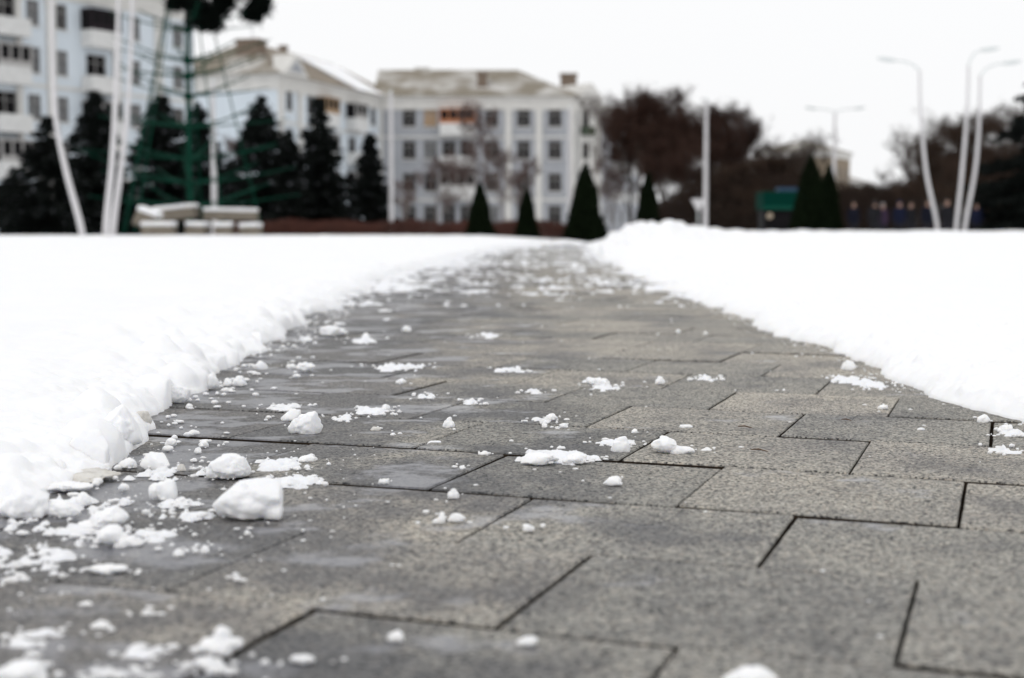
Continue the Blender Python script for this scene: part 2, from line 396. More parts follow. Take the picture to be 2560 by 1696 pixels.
# ------------------------------------------------------------------ powder and smears lying on the slabs
SMEAR = [  # pixel boxes of the swept smears (x0, x1, y0, y1, strength)
    (625, 770, 1138, 1182, 1), (668, 840, 1186, 1218, .95), (388, 500, 1246, 1270, 1), (375, 540, 1276, 1300, .8), (330, 480, 1322, 1352, .95),
    (1290, 1525, 1122, 1160, 1.1), (1480, 1610, 1096, 1118, .8), (865, 992, 1018, 1040, 1), (822, 890, 1038, 1056, .8), (920, 1072, 908, 930, .9),
    (1035, 1100, 982, 1000, .7), (1150, 1200, 1000, 1012, .6), (660, 772, 1010, 1030, 1), (1290, 1400, 1040, 1062, .5), (1466, 1552, 958, 978, .7),
    (858, 950, 846, 860, .9), (2490, 2560, 1072, 1092, .8), (2460, 2560, 1110, 1140, .6), (1180, 1260, 832, 846, .6), (1230, 1330, 918, 932, .6),
    (250, 480, 1610, 1660, .6), (0, 180, 1560, 1640, .5), (120, 420, 1665, 1700, .5), (420, 600, 1640, 1690, .35), (100, 300, 1290, 1360, .35), (0, 200, 1330, 1470, .3), (60, 330, 1230, 1290, .35), (1740, 1796, 940, 952, .9),
    (1310, 1372, 972, 986, .6), (2060, 2180, 938, 960, .7), (2120, 2260, 950, 975, .6), (290, 560, 1160, 1200, .35)]
YD = graded(1.15, 60, [(4.5, .0030), (12, .0055), (1e9, .009)]); ND = 420
q = np.linspace(0, 1, ND)[None, :]; Y = YD[:, None] + 0 * q
X = (edge_l(Y) - .05) * (1 - q) + (edge_r(Y) + .05) * q
msk = np.full(X.shape, -9.)
for (x0, x1, y0, y1, s) in SMEAR:
    c0, c1 = ground((x0 + x1) / 2, y1), ground((x0 + x1) / 2, y0); yc = (c0.y + c1.y) / 2; ry = max((c1.y - c0.y) / 2, .012)
    xa, xb = ground(x0, (y0 + y1) / 2).x, ground(x1, (y0 + y1) / 2).x
    r2 = ((X - (xa + xb) / 2) / ((xb - xa) / 2))**2 + ((Y - yc) / ry)**2
    msk = np.maximum(msk, s * .29 - .50 * r2)
fine = fbm2(X * 48, Y * 40, 3, .5); med = fbm2(X * 9, Y * 14, 4, .55); streak = fbm2(X * 3.0, Y * 3.4 + 2, 5, .62)
strk = fbm2(X * 17 + 3, Y * 34, 4, .6)
val = msk - .14 + .62 * strk + .30 * fine
# grains on the lower left, near both banks, and the half-cleared far stretch
leftz = np.clip((-.30 - X) / .4, 0, 1) * np.clip((2.75 - Y) / .5, 0, 1)
val = np.maximum(val, -.88 + .62 * leftz + .75 * fine + .45 * med)
eb = np.exp(-np.abs(X - edge_l(Y)) / .09) * .8 + np.exp(-np.abs(X - edge_r(Y)) / .06) * .55
val = np.maximum(val, -.86 + .55 * eb + .7 * fine + .3 * med)
farz = np.interp(Y, [6, 8.5, 10.5, 13, 17, 20, 24, 30, 38, 46, 54], [0, .20, .36, .42, .36, .50, .40, .44, .50, .72, 1.0])
edz = .45 * np.exp(-np.abs(X - edge_l(Y)) / .35) + .30 * np.exp(-np.abs(X - edge_r(Y)) / .30)
val = np.maximum(val, -.74 + farz + edz * np.clip((Y - 6) / 5, 0, 1) + .62 * fbm2(X * 2.1, Y * 3.6 + 2, 5, .66) + .45 * fbm2(X * 11, Y * 9, 3, .6))
hgt = np.clip(val, -.1, .5) * .016 * np.clip(Y / 4, .7, 2.5); hgt = np.where(hgt > 0, .0016 + hgt * (1 + .8 * fine), -.004)
ny, nt = X.shape; idx = np.arange(ny * nt).reshape(ny, nt); ok = (val > 0)
keep = (ok[:-1, :-1] | ok[:-1, 1:] | ok[1:, 1:] | ok[1:, :-1]).ravel()
Fc = np.stack([idx[:-1, :-1].ravel(), idx[:-1, 1:].ravel(), idx[1:, 1:].ravel(), idx[1:, :-1].ravel()], -1)[keep]
used, inv = np.unique(Fc, return_inverse=True)
V = np.stack([X, Y, hgt], -1).reshape(-1, 3)[used]
tag(link('powder_snow', np_mesh('powder_snow', V, inv.reshape(-1, 4), M_DUST)), 'thin streaks and grains of powder snow scattered over the paving', None, None, 'stuff')

# ------------------------------------------------------------------ snow chunks lying on the path
_ico = {}
def ico(n):
    if n not in _ico:
        bm = bmesh.new(); bmesh.ops.create_icosphere(bm, subdivisions=n, radius=1); bm.verts.ensure_lookup_table()
        _ico[n] = (np.array([v.co[:] for v in bm.verts]), np.array([[v.index for v in f.verts] for f in bm.faces])); bm.free()
    return _ico[n]
LOBES = {
    'round': [((0, 0, 0), 1)], 'big': [((-.05, 0, 0), .72), ((.32, .1, .2), .66), ((-.5, 0, -.05), .5), ((.62, -.1, -.30), .42), ((-.1, 0, .3), .5)],
    'two': [((.25, -.1, 0), .78), ((-.55, .25, -.1), .55)], 'lobed': [((0, 0, 0), .7), ((.45, .1, .1), .5), ((-.5, 0, -.2), .48), ((.1, .2, .4), .42)],
    'flat': [((0, 0, 0), .8), ((.6, .1, 0), .42), ((-.6, -.1, 0), .45)], 'horn': [((.2, 0, -.2), .55), ((.3, 0, .35), .35), ((-.45, 0, -.4), .42)],
    'peak': [((0, 0, -.25), .75), ((.05, 0, .3), .42)], 'bar': [((0, 0, 0), .5), ((.55, 0, .05), .42), ((-.55, 0, .05), .42)],
    'ell': [((-.35, 0, .1), .55), ((-.4, 0, .4), .35), ((.15, 0, -.3), .42), ((.6, 0, -.35), .4)], 'tail': [((-.4, 0, .2), .5), ((.1, 0, -.3), .42), ((.65, 0, -.45), .3)],
    'diag': [((.4, 0, .25), .48), ((0, 0, 0), .45), ((-.5, -.1, -.35), .4)], 'spiky': [((0, 0, -.2), .6), ((.05, 0, .5), .32), ((.5, 0, 0), .3), ((-.55, 0, -.1), .38)]}
def chunk_mesh(name, w, d, h, shape, seed, sub, material, rough=1.0):
    D, Fc = ico(sub); r = np.full(len(D), .25)
    for c, Rr in LOBES[shape]:
        c = np.array(c); b = D @ c; disc = b * b - c @ c + Rr * Rr; t = b + np.sqrt(np.maximum(disc, 0)); r = np.where(disc > 0, np.maximum(r, t), r)
    o = np.array([seed * 3.7, seed * 1.9, seed * 5.3])
    r = r * (1 +   .42 * rough * perlin3(D * 1.5 + o) + .17 * rough * perlin3(D * 3.6 + o) + .05 * rough * perlin3(D * 9 + o) + .03 * rough * perlin3(D * 14 + o) + .022 * rough * perlin3(D * 19 + o))
    rq = np.random.default_rng(seed * 13 + 1)
    if shape not in ('bar', 'horn', 'tail', 'ell'):
        for _ in range(9):
            nrm = rq.normal(size=3); nrm[2] = abs(nrm[2]) - .1; nrm /= np.linalg.norm(nrm); dd = D @ nrm; dist = rq.uniform(.58, .92)
            lim = np.where(dd > .05, dist / np.maximum(dd, .05), 9); r = np.where(lim < r, lim + (r - lim) * .18, r)
    V = D * r[:, None]
    lo = -.42; V[:, 2] = np.where(V[:, 2] < lo, lo + (V[:, 2] - lo) * .12, V[:, 2])
    tq = np.clip((-.05 - V[:, 2]) / .4, 0, 1); V[:, :2] *= (1 - .07 * tq * tq)[:, None]
    V -= (V.max(0) + V.min(0)) / 2; V /= (V.max(0) - V.min(0)); V *= np.array([w, d, h]); V[:, 2] += h / 2
    return np_mesh(name, V, Fc, material)
CH = [  # x0, x1, y0, y1, shape, label, name override / dirty
    (518, 702, 1193, 1297, 'big', 'largest snow lump on the paving, a smooth oblong block at the left'),
    (507, 620, 1131, 1196, 'lobed', 'angular snow lump right behind the largest lump'),
    (345, 421, 1126, 1171, 'round', 'rounded snow lump left of the lump behind the largest one'),
    (291, 340, 1140, 1168, 'round', 'small squat snow lump between the left bank and a rounded lump'),
    (364, 437, 1195, 1249, 'two', 'split snow lump just left of the largest lump'),
    (103, 228, 1198, 1229, 'bar', 'long low snow slab lying below the dirty ice by the left bank'),
    (183, 228, 1226, 1263, 'round', 'small round snow ball just under the long low slab at left'),
    (178, 306, 1262, 1328, 'diag', 'slanting oblong snow lump near the lower end of the left bank'),
    (229, 350, 1307, 1369, 'tail', 'upright snow lump with a streak of snow trailing right'),
    (229, 257, 1334, 1357, 'round', 'little snow ball touching the lump with a trailing streak'),
    (299, 327, 1304, 1320, 'flat', 'flat little snow bit right of the slanting oblong lump'),
    (213, 311, 1403, 1436, 'bar', 'sausage shaped snow piece alone on the dark wet slabs at lower left'),
    (410, 440, 1092, 1113, 'lobed', 'ragged small snow bit right of the big clod at the bank'),
    (494, 521, 1097, 1115, 'round', 'small snow bit, upper one of a close pair at left'),
    (483, 503, 1115, 1131, 'round', 'small snow bit, lower one of a close pair at left'),
    (475, 493, 1140, 1152, 'flat', 'tiny flat snow bit left above the lump behind the largest'),
    (441, 464, 1157, 1175, 'round', 'greyish pebble of dirty ice left of the angular snow lump', 'ice'),
    (715, 801, 1026, 1086, 'two', 'tall double snow lump in front of a flat snow slab'),
    (699, 752, 1019, 1052, 'round', 'snow lump wedged behind the tall double lump'),
    (738, 786, 903, 930, 'bar', 'block of snow with a lower bit at its left, near the bank'),
    (714, 741, 906, 921, 'flat', 'low snow bit leaning on a block near the left bank'),
    (632, 669, 900, 924, 'round', 'snow ball fallen just off the left bank beside a long joint'),
    (580, 616, 937, 964, 'peak', 'pointed snow lump at the foot of the left bank'),
    (556, 581, 943, 964, 'round', 'small ball against the pointed lump at the left bank'),
    (430, 460, 1366, 1388, 'peak', 'small heart shaped snow bit on dark slab, left of a twin'),
    (498, 524, 1358, 1380, 'round', 'small round snow bit on dark slab below the largest lump'),
    (609, 627, 1320, 1334, 'round', 'tiny snow ball directly below the largest lump'),
    (582, 603, 1434, 1450, 'round', 'tiny blurred snow ball alone on the dark lower left slabs'),
    (220, 273, 1544, 1571, 'peak', 'blurred conical snow bit left of the dark long joint'),
    (191, 230, 1494, 1515, 'flat', 'blurred flat snow bit above the conical one at lower left'),
    (350, 388, 1514, 1539, 'flat', 'blurred thin snow flake under the end of the dark joint'),
    (488, 602, 1560, 1640, 'spiky', 'blurred spiky snow clump standing near the bottom edge at left'),
    (722, 784, 1628, 1656, 'bar', 'blurred short bar of snow at the bottom edge left of centre'),
    (-30, 110, 1645, 1712, 'big', 'large blurred snow lump cut by the bottom left corner'),
    (1465, 1526, 941, 965, 'bar', 'snow block tilted above a thin snow plate at upper centre'),
    (1106, 1138, 1040, 1069, 'peak', 'upright pebble sized snow lump in the middle of the path'),
    (1359, 1395, 1031, 1052, 'lobed', 'knobbly snow bit right of the middle with two crumbs below'),
    (1354, 1368, 1056, 1069, 'round', 'left crumb of two below the knobbly snow bit'),
    (1398, 1421, 1055, 1069, 'round', 'right crumb of two below the knobbly snow bit'),
    (925, 952, 1062, 1077, 'flat', 'yellowish ice pebble on a damp slab right of the double lump', 'ice'),
    (973, 991, 1078, 1088, 'flat', 'tiny pale ice bit just right below the yellowish ice pebble'),
    (1195, 1225, 1121, 1137, 'flat', 'snow bit sitting on the long dark joint at centre'),
    (1528, 1577, 1088, 1130, 'peak', 'snow knob with flat wings beside the L shaped lump'),
    (1628, 1742, 1086, 1135, 'ell', 'L shaped snow lump with a tall left end, right of centre'),
    (1752, 1781, 1116, 1126, 'flat', 'thin snow bit off the right end of the L shaped lump'),
    (1300, 1400, 1122, 1160, 'flat', 'left half of the crumbly snow ridge across a joint at centre'),
    (1405, 1470, 1128, 1158, 'lobed', 'right half of the crumbly snow ridge across a joint at centre'),
    (1509, 1557, 1186, 1211, 'round', 'smooth dome of snow on the clean slab right of centre'),
    (1118, 1149, 1217, 1244, 'peak', 'pyramid shaped snow bit above a pair, near centre'),
    (1080, 1114, 1276, 1305, 'horn', 'horn shaped snow bit, left one of a pair near centre'),
    (1119, 1164, 1277, 1301, 'round', 'domed snow bit, right one of a pair near centre'),
    (1307, 1337, 1305, 1324, 'round', 'little snow dome right of the slanting dark joint'),
    (945, 973, 1192, 1210, 'bar', 'rice grain shaped snow bit right of the largest lump'),
    (1148, 1162, 1159, 1171, 'round', 'tiny snow ball above the pyramid shaped bit'),
    (953, 975, 1008, 1026, 'lobed', 'small knob on the snow smear left of centre'),
    (988, 1016, 942, 959, 'flat', 'small snow bit under a streaky patch, left of centre'),
    (1578, 1595, 1069, 1083, 'round', 'tiny snow ball above the gap between knob and L shape'),
    (742, 792, 1133, 1153, 'lobed', 'crusty snow bit at the right end of a smear'),
    (1638, 1664, 938, 959, 'peak', 'pointed snow bit right of the tilted block'),
    (2195, 2222, 1007, 1022, 'flat', 'small snow bit alone near a short joint at right'),
    (2446, 2477, 1033, 1055, 'round', 'snow ball just off the right bank, nearest the frame edge'),
    (2497, 2535, 1059, 1080, 'lobed', 'snow bit with crumbs at the right frame edge'),
    (2106, 2142, 899, 926, 'two', 'twin lobed snow ball at the foot of the right bank'),
    (1699, 1733, 1056, 1069, 'flat', 'flat pair of snow crumbs above the L shaped lump'),
    (2294, 2314, 1064, 1074, 'flat', 'sliver of snow on the right hand slabs'),
    (1812, 1950, 1658, 1712, 'lobed', 'blurred white snow lump cut by the bottom edge at right'),
    (966, 1008, 1570, 1601, 'round', 'blurred snow ball in the lower middle, left of a crumb'),
    (1292, 1343, 1582, 1612, 'lobed', 'blurred ragged snow crumb in the lower middle'),
    (903, 925, 831, 847, 'peak', 'small snow peak on a flat streak, upper left of path'),
    (1003, 1028, 814, 830, 'round', 'snow ball alone on the upper path'),
    (796, 866, 808, 840, 'flat', 'low snow clod slumped off the left bank at upper path'),
    (745, 780, 838, 856, 'flat', 'small flat clod at the left bank below the slumped clod'),
    (1690, 1702, 822, 832, 'round', 'tiny snow crumb on the upper right of the path'),
    (1758, 1770, 826, 836, 'flat', 'tiny flat snow crumb near the upper right bank'),
    # clods of the left bank
    (232, 348, 1010, 1121, 'lobed', 'big broken clod leaning out of the left snow bank'),
    (164, 266, 1078, 1169, 'round', 'rounded clod in front of the big broken clod of the bank'),
    (322, 377, 1030, 1074, 'lobed', 'dirty icy lump sticking out of the bank by the big clod', 'ice'),
    (105, 164, 1148, 1197, 'round', 'small clod at the bank above the dirty ice sheet'),
    (-10, 110, 1215, 1300, 'big', 'clod of the left bank cut by the left frame edge'),
    (88, 195, 1243, 1294, 'flat', 'low ragged clod at the lower tip of the left bank'),
    (500, 545, 935, 975, 'lobed', 'crumbly clod on the left bank where the path narrows'),
    (400, 470, 965, 1010, 'lobed', 'ragged clod on the left bank beside the icy lump'),
    (100, 200, 1035, 1110, 'lobed', 'broad clod on the left bank behind the rounded clod'),
    (1350, 1470, 600, 619, 'lobed', 'low heap of snow across the far end of the path'),
    (1250, 1330, 592, 612, 'flat', 'flat snow heap at the far left edge of the path'),
]
for i, c in enumerate(CH):
    x0, x1, y0, y1, shape, label = c[:6]; dirty = len(c) > 6
    g0 = ground((x0 + x1) / 2, y1); dist = math.hypot(g0.y, CAM_H); w = (x1 - x0) / F_PX * dist; ph = (y1 - y0) / F_PX * dist
    dep = min(w * random.uniform(.62, .85), .15) if w < .5 else w * .7; gz_ = CAM_H / g0.y
    h = max(ph - dep * gz_ * .55, ph * .55); 
    flat = shape in ('flat',); h *= .85 if flat else 1
    me = chunk_mesh('snow_chunk', w, dep, h * 1.06, shape, i + 1, 5 if w > .05 else 4, M_SLUSH if dirty else M_CLOD, .75 if shape == 'big' else .95)
    o = link('ice_pebble' if dirty and w < .03 else 'snow_chunk', me, None, (g0.x, g0.y + dep * .45, -.003 if i < len(CH) - 10 else 0), (random.uniform(-.04, .04), random.uniform(-.05, .05), random.uniform(-.12, .12)))
    tag(o, label, 'ice' if dirty else 'snow chunk', 'broken snow lumps on the path')
# dirty ice sheet by the left bank
g0 = ground(216, 1200)
tag(link('ice_sheet', chunk_mesh('ice_sheet', .10, .12, .012, 'flat', 77, 5, M_SLUSH), None, (g0.x, g0.y + .02, 0)), 'thin brownish sheet of dirty ice beside the left snow bank', 'ice')
# crumbs too small to count
mb_v, mb_f, nv = [], [], 0
D2, F2 = ico(2)
spots = []
rc = np.random.default_rng(8)
for (x0, x1, y0, y1, *_r) in CH[:60]:
    for _ in range(rc.integers(2, 7)):
        p = ground((x0 + x1) / 2 + rc.normal(0, (x1 - x0) * .9), y1 + rc.normal(-4, (y1 - y0) * .35)); spots.append((p.x, p.y, rc.uniform(.0012, .0038)))
for (x0, x1, y0, y1, s) in SMEAR:
    for _ in range(14):
        p = ground(rc.uniform(x0 - 20, x1 + 20), rc.uniform(y0, y1)); spots.append((p.x, p.y, rc.uniform(.0015, .005)))
for _ in range(110):
    y = 1.4 * (14 / 1.4)**rc.random(); spots.append((rc.uniform(edge_l(y), edge_r(y)), y, rc.uniform(.0006, .0016) * (1 + y / 4)))
for _ in range(260):
    y = rc.uniform(1.4, 9); spots.append((edge_l(y) + abs(rc.normal(0, .10)), y, rc.uniform(.0015, .0075)))
for _ in range(1300):
    y = rc.uniform(1.3, 2.9); q_ = rc.random()**2.6; spots.append((-.85 + .62 * q_ + .1 * perlin2(y * 5., q_ * 4.), y, .0004 + .0018 * rc.random()**3))
for _ in range(200):
    y = rc.uniform(2.6, 10); spots.append((edge_r(y) - abs(rc.normal(0, .05)), y, rc.uniform(.001, .004)))
for (x, y, r) in spots:
    rr_ = r * (1 + .5 * perlin3(D2 * 1.5 + rc.uniform(0, 90, 3)))
    V = D2 * rr_[:, None] * np.array([rc.uniform(.8, 1.9), rc.uniform(.7, 1.2), rc.uniform(.45, 1.0)]) + np.array([x, y, r * .3])
    mb_v.append(V); mb_f.append(F2 + nv); nv += len(V)
tag(link('snow_crumbs', np_mesh('snow_crumbs', np.concatenate(mb_v), np.concatenate(mb_f), M_CLOD)), 'tiny crumbs of snow strewn over the paving', None, None, 'stuff')
# twigs on the slabs
M_TWIG = mat('dry_stalk', (.10, .055, .03), .8, .2)
for (xa, ya, xb, yb, label) in ((2104, 1049, 2128, 1052, 'short dry brown stalk on the right hand slab'), (1876, 1124, 1920, 1129, 'dry curled leaf stalk below the L shaped snow lump'), (1845, 1066, 1880, 1070, 'dry brown stalk on the slab right of centre')):
    a, b = ground(xa, ya, .002), ground(xb, yb, .002); mb = MB(); mid = (a + b) / 2 + Vector((0, .004, .002))
    mb.tube([a, mid, b], [.0008, .0016, .0007], 5); tag(mb.build('twig', M_TWIG), label, 'twig', 'dry stalks on the path')

# ================================================================== the square behind: buildings
M_BLUE = mat('pale_blue_plaster', (.66, .715, .765), .9, .1, noise=(.5, .3, (.58, .64, .69)))
M_BLUEG = mat('grey_blue_plaster', (.39, .405, .435), .9, .1, noise=(.6, .3, (.30, .31, .33)))
M_TRIM = mat('cream_trim', (.68, .67, .64), .85, .1, noise=(1.2, .35, (.54, .53, .51)))
M_WHITE = mat('white_balcony', (.72, .72, .71), .8, .1, noise=(2, .3, (.56, .56, .55)))
M_FRAME = mat('window_frame', (.36, .35, .34), .6, .3)
M_GLASS = mat('dark_pane', (.013, .012, .013), .5, .02)
M_CURT = mat('curtained_pane', (.17, .175, .18), .4, .1, noise=(1.5, .3, (.06, .062, .065)))
M_WARM = mat('wooden_glazing', (.42, .17, .08), .6, .3)
M_OCHRE = mat('ochre_curtain', (.36, .24, .14), .6, .3)
M_DARKB = mat('dark_balcony', (.022, .017, .02), .7, .05)
M_BRICK = mat('old_brick', (.24, .19, .15), .95, .1, noise=(5, .3, (.15, .115, .09)))
M_ROOF = mat('weathered_roof', (.28, .24, .19), .85, .2, noise=(.7, .2, (.19, .16, .13)))
def roof_snow(name, lo, hi):
    m = mat(name, (.80, .80, .81), .8, .2); t = m.node_tree; b = t.nodes['Principled BSDF']; tc = t.nodes.new('ShaderNodeTexCoord')
    n = t.nodes.new('ShaderNodeTexNoise'); n.inputs['Scale'].default_value = .32; n.inputs['Detail'].default_value = 5; t.links.new(tc.outputs['Object'], n.inputs['Vector'])
    r = t.nodes.new('ShaderNodeValToRGB'); r.color_ramp.elements[0].position = lo; r.color_ramp.elements[1].position = hi
    r.color_ramp.elements[0].color = (.22, .195, .155, 1); r.color_ramp.elements[1].color = (.56, .55, .535, 1)
    t.links.new(n.outputs['Fac'], r.inputs['Fac']); t.links.new(r.outputs[0], b.inputs['Base Color']); return m
M_ROOFS = roof_snow('snowy_roof', .44, .68); M_ROOFT = roof_snow('tan_roof', .50, .72)

_wm = {}
def window_meshes(w, h):
    k = (round(w, 2), round(h, 2))
    if k not in _wm:
        f = MB(); t = .06; y0, y1 = .06, .14
        f.box(-w / 2, -w / 2 + t, y0, y1, -h / 2, h / 2); f.box(w / 2 - t, w / 2, y0, y1, -h / 2, h / 2)
        f.box(-w / 2 + t, w / 2 - t, y0 + .002, y1, -h / 2, -h / 2 + t); f.box(-w / 2 + t, w / 2 - t, y0 + .002, y1, h / 2 - t, h / 2)
        f.box(-.035, .035, y0 + .004, y1, -h / 2 + t, h / 2 - t); f.box(-w / 2 + t, w / 2 - t, y0 + .006, y1 - .01, h * .16, h * .16 + .05)
        p = MB(); p.quad((-w / 2, .11, -h / 2), (w / 2, .11, -h / 2), (w / 2, .11, h / 2), (-w / 2, .11, h / 2))
        s = MB(); s.box(-w / 2 - .08, w / 2 + .08, -.12, .05, -h / 2 - .09, -h / 2 - .01)
        _wm[k] = (f.mesh('window', M_FRAME), {m: p.mesh('pane', m) for m in (M_GLASS, M_CURT, M_OCHRE)}, s.mesh('sill', M_TRIM))
    return _wm[k]
def add_window(b, s, z, w, h, pane=None, sill=True, y=0.0):
    f, p, sl = window_meshes(w, h); wo = link('window', f, b, (s, y, z)); link('pane', p[pane or M_GLASS], wo)
    if sill: link('sill', sl, wo)
def wall_mesh(L, H, D, openings, m, z0=-.4):
    mb = MB(); xs = sorted({0, L} | {v for s, z, w, h in openings for v in (s - w / 2, s + w / 2)}); zs = sorted({z0, H} | {v for s, z, w, h in openings for v in (z - h / 2, z + h / 2)})
    for i in range(len(xs) - 1):
        for j in range(len(zs) - 1):
            cx, cz = (xs[i] + xs[i + 1]) / 2, (zs[j] + zs[j + 1]) / 2
            if any(abs(cx - s) < w / 2 and abs(cz - z) < h / 2 for s, z, w, h in openings): continue
            mb.quad((xs[i], 0, zs[j]), (xs[i + 1], 0, zs[j]), (xs[i + 1], 0, zs[j + 1]), (xs[i], 0, zs[j + 1]))
    for s, z, w, h in openings:
        a, b_, c, d = s - w / 2, s + w / 2, z - h / 2, z + h / 2
        mb.quad((a, 0, c), (a, 0, d), (a, .2, d), (a, .2, c)); mb.quad((b_, 0, d), (b_, 0, c), (b_, .2, c), (b_, .2, d))
        mb.quad((a, 0, d), (b_, 0, d), (b_, .2, d), (a, .2, d)); mb.quad((b_, 0, c), (a, 0, c), (a, .2, c), (b_, .2, c))
    mb.quad((0, 0, z0), (0, 0, H), (0, D, H), (0, D, z0)); mb.quad((L, 0, H), (L, 0, z0), (L, D, z0), (L, D, H)); mb.quad((0, D, z0), (0, D, H), (L, D, H), (L, D, z0))
    return mb.mesh('wall', m, weld=True)
def cornice(b, L, D, H, h=1.3, o=.32):
    mb = MB(); mb.box(-o, L + o, -o, D + o, H - .32, H); mb.box(-o * .5, L + o * .5, -o * .5, D + o * .5, H - h * .62, H - .322); mb.box(-.12, L + .12, -.12, D + .12, H - h, H - h * .622)
    mb.build('cornice', M_TRIM, b)
def hip_roof(b, L, D, H, rh, o=.5, m=None, hipl=True, hipr=True, slopes=None):
    a0 = D / 2 if hipl else 0; a1 = D / 2 if hipr else 0
    e = [(-o, -o, H), (L + o, -o, H), (L + o, D + o, H), (-o, D + o, H)]; r0, r1 = (a0 if hipl else -o, D / 2, H + rh), (L - a1 if hipr else L + o, D / 2, H + rh)
    mb = MB(); mb.quad(e[0], e[1], r1, r0); mb.quad(e[2], e[3], r0, r1); mb.poly((e[1], e[2], r1)); mb.poly((e[3], e[0], r0)); mb.poly(e[::-1])
    return mb.build('roof', m, b, weld=True)
def pilaster(b, s, z0, z1, w=.6, y=0.0, p=.16):
    mb = MB(); mb.box(s - w / 2, s + w / 2, y - p, y + .02, z0, z1); mb.box(s - w * .65, s + w * .65, y - p - .06, y + .02, z1 - .35, z1 - .003); mb.build('pilaster', M_TRIM, b)
def balcony(b, s, zf, w, glazed=None, m=None, dep=1.1, par=1.05, top=2.4):
    """zf = floor level of the balcony"""
    mb = MB(); mb.box(s - w / 2, s + w / 2, -dep, -.003, zf - .15, zf); t = .08
    mb.box(s - w / 2, s + w / 2, -dep, -dep + t, zf + .001, zf + par); mb.box(s - w / 2, s - w / 2 + t, -dep + t, -.003, zf + .001, zf + par); mb.box(s + w / 2 - t, s + w / 2, -dep + t, -.003, zf + .001, zf + par)
    o = mb.build('balcony', m or M_WHITE, b)
    if glazed:
        f = MB(); n = max(3, int(w / .8))
        for i in range(n + 1):
            x = s - w / 2 + .05 + i * (w - .1) / n; f.box(x - .07, x + .07, -dep, -dep + .1, zf + par + .002, zf + top)
        f.box(s - w / 2, s + w / 2, -dep - .02, -.003, zf + top + .002, zf + top + .14); f.box(s - w / 2 + .03, s + w / 2 - .03, -dep + .01, -dep + .06, zf + par + .003, zf + par + .4)
        f.build('glazing_frame', glazed, o)
        p = MB(); p.box(s - w / 2 + .04, s + w / 2 - .04, -dep + .07, -.01, zf + par + .004, zf + top - .004); p.build('pane', M_GLASS, o)
def band(b, L, z, h=.25, p=.1, m=None, x0=0):
    mb = MB(); mb.box(x0, L, -p, .0 - .001, z, z + h); mb.build('string_course', m or M_TRIM, b)
def facade(name, label, P0, P1, H, D, m, wins, cat='building'):
    d = Vector((P1[0] - P0[0], P1[1] - P0[1])); L = d.length
    b = thing(name, label, cat, (P0[0], P0[1], -.05), math.atan2(d.y, d.x))
    link('wall', wall_mesh(L, H, D, [(s, z, w, h) for s, z, w, h, *_ in wins], m), b)
    for s, z, w, h, *r in wins: add_window(b, s, z, w, h, r[0] if r else None)
    return b, L
def s_of(px, P0, P1):
    k = (px - CX) / math.hypot(F_PX, CY - HORIZON); d = Vector((P1[0] - P0[0], P1[1] - P0[1])); d.normalize()
    return (k * P0[1] - P0[0]) / (d.x - k * d.y)

rb = random.Random(4)
# --- nearest pale blue block on the left
A0, A1 = (gx(-260, 95.6), 95.6), (gx(492, 119), 119)
sA = lambda px: s_of(px, A0, A1)
zr = [2.7, 5.9, 9.05, 12.25, 15.45]
wins = []
for px in (-215, -150, -85, 94, 165, 345, 452):
    for k, z in enumerate(zr): wins.append((sA(px), z, 1.15 if px != 165 else 1.0, 1.75, rb.choice((M_CURT, M_CURT, M_GLASS))))
for px in (22, 249):
    for k, z in enumerate(zr): wins.append((sA(px), z, 1.9, 1.8, M_GLASS if k != 1 else M_CURT))
bA, LA = facade('apartment_building', 'five storey pale blue apartment block with white trim at the left edge', A0, A1, 17.6, 12, M_BLUE, wins)
cornice(bA, LA, 12, 18.1, 1.5); hip_roof(bA, LA, 12, 18.11, 3.0, m=M_ROOFS)
for px in (136, 298, 402): pilaster(bA, sA(px), .2, 16.5, .75)
for px in (56,): pilaster(bA, sA(px), .2, 16.5, .5)
band(bA, LA, 4.1, .3); band(bA, LA, 10.4, .22)
for px in (22, 249):
    for k, z in enumerate(zr[1:], 1):
        top_dark = px == 249 and k == 4
        balcony(bA, sA(px), z - 1.75, 2.9 if px == 249 else 2.7, glazed=(M_DARKB if top_dark else (M_FRAME if (px + k) % 2 else None)))
# --- wing of the far block, nearer limb (end wall + long facade)
B0, B1 = (gx(699, 135), 135), (gx(952, 157.3), 157.3)
sB = lambda px: s_of(px, B0, B1)
zf = [2.3, 5.6, 8.9, 12.2]; wins = []
LBt = (Vector(B1) - Vector(B0)).length
for s in (2.3, 6.6, 12.8, 19.6, 21.6):
    for z in zf: wins.append((s, z, 1.25, 1.8, rb.choice((M_GLASS, M_GLASS, M_CURT))))
for s in (9.4, 16.2):
    for z in zf: wins.append((s, z, 1.7, 1.7))
bB, LB = facade('apartment_wing', 'pale blue wing with pedimented corner bay, brown roof and brick chimney', B0, B1, 13.7, 11.5, M_BLUE, wins)
cornice(bB, LB, 11.5, 14.35, 1.35)
e = [(-.5, -.5, 14.36), (LB + 6, -.5, 14.36), (LB + 6, 12, 14.36), (-.5, 12, 14.36)]; r0, r1 = (5.2, 5.75, 18.0), (LB + 1, 5.75, 18.0)
rf = MB(); rf.quad(e[0], e[1], r1, r0, 0); rf.quad(e[2], e[3], r0, r1, 1); rf.poly((e[1], e[2], r1), 1); rf.poly((e[3], e[0], r0), 1)
roofB = rf.build('roof', [M_ROOF, M_ROOFS], bB, weld=True)
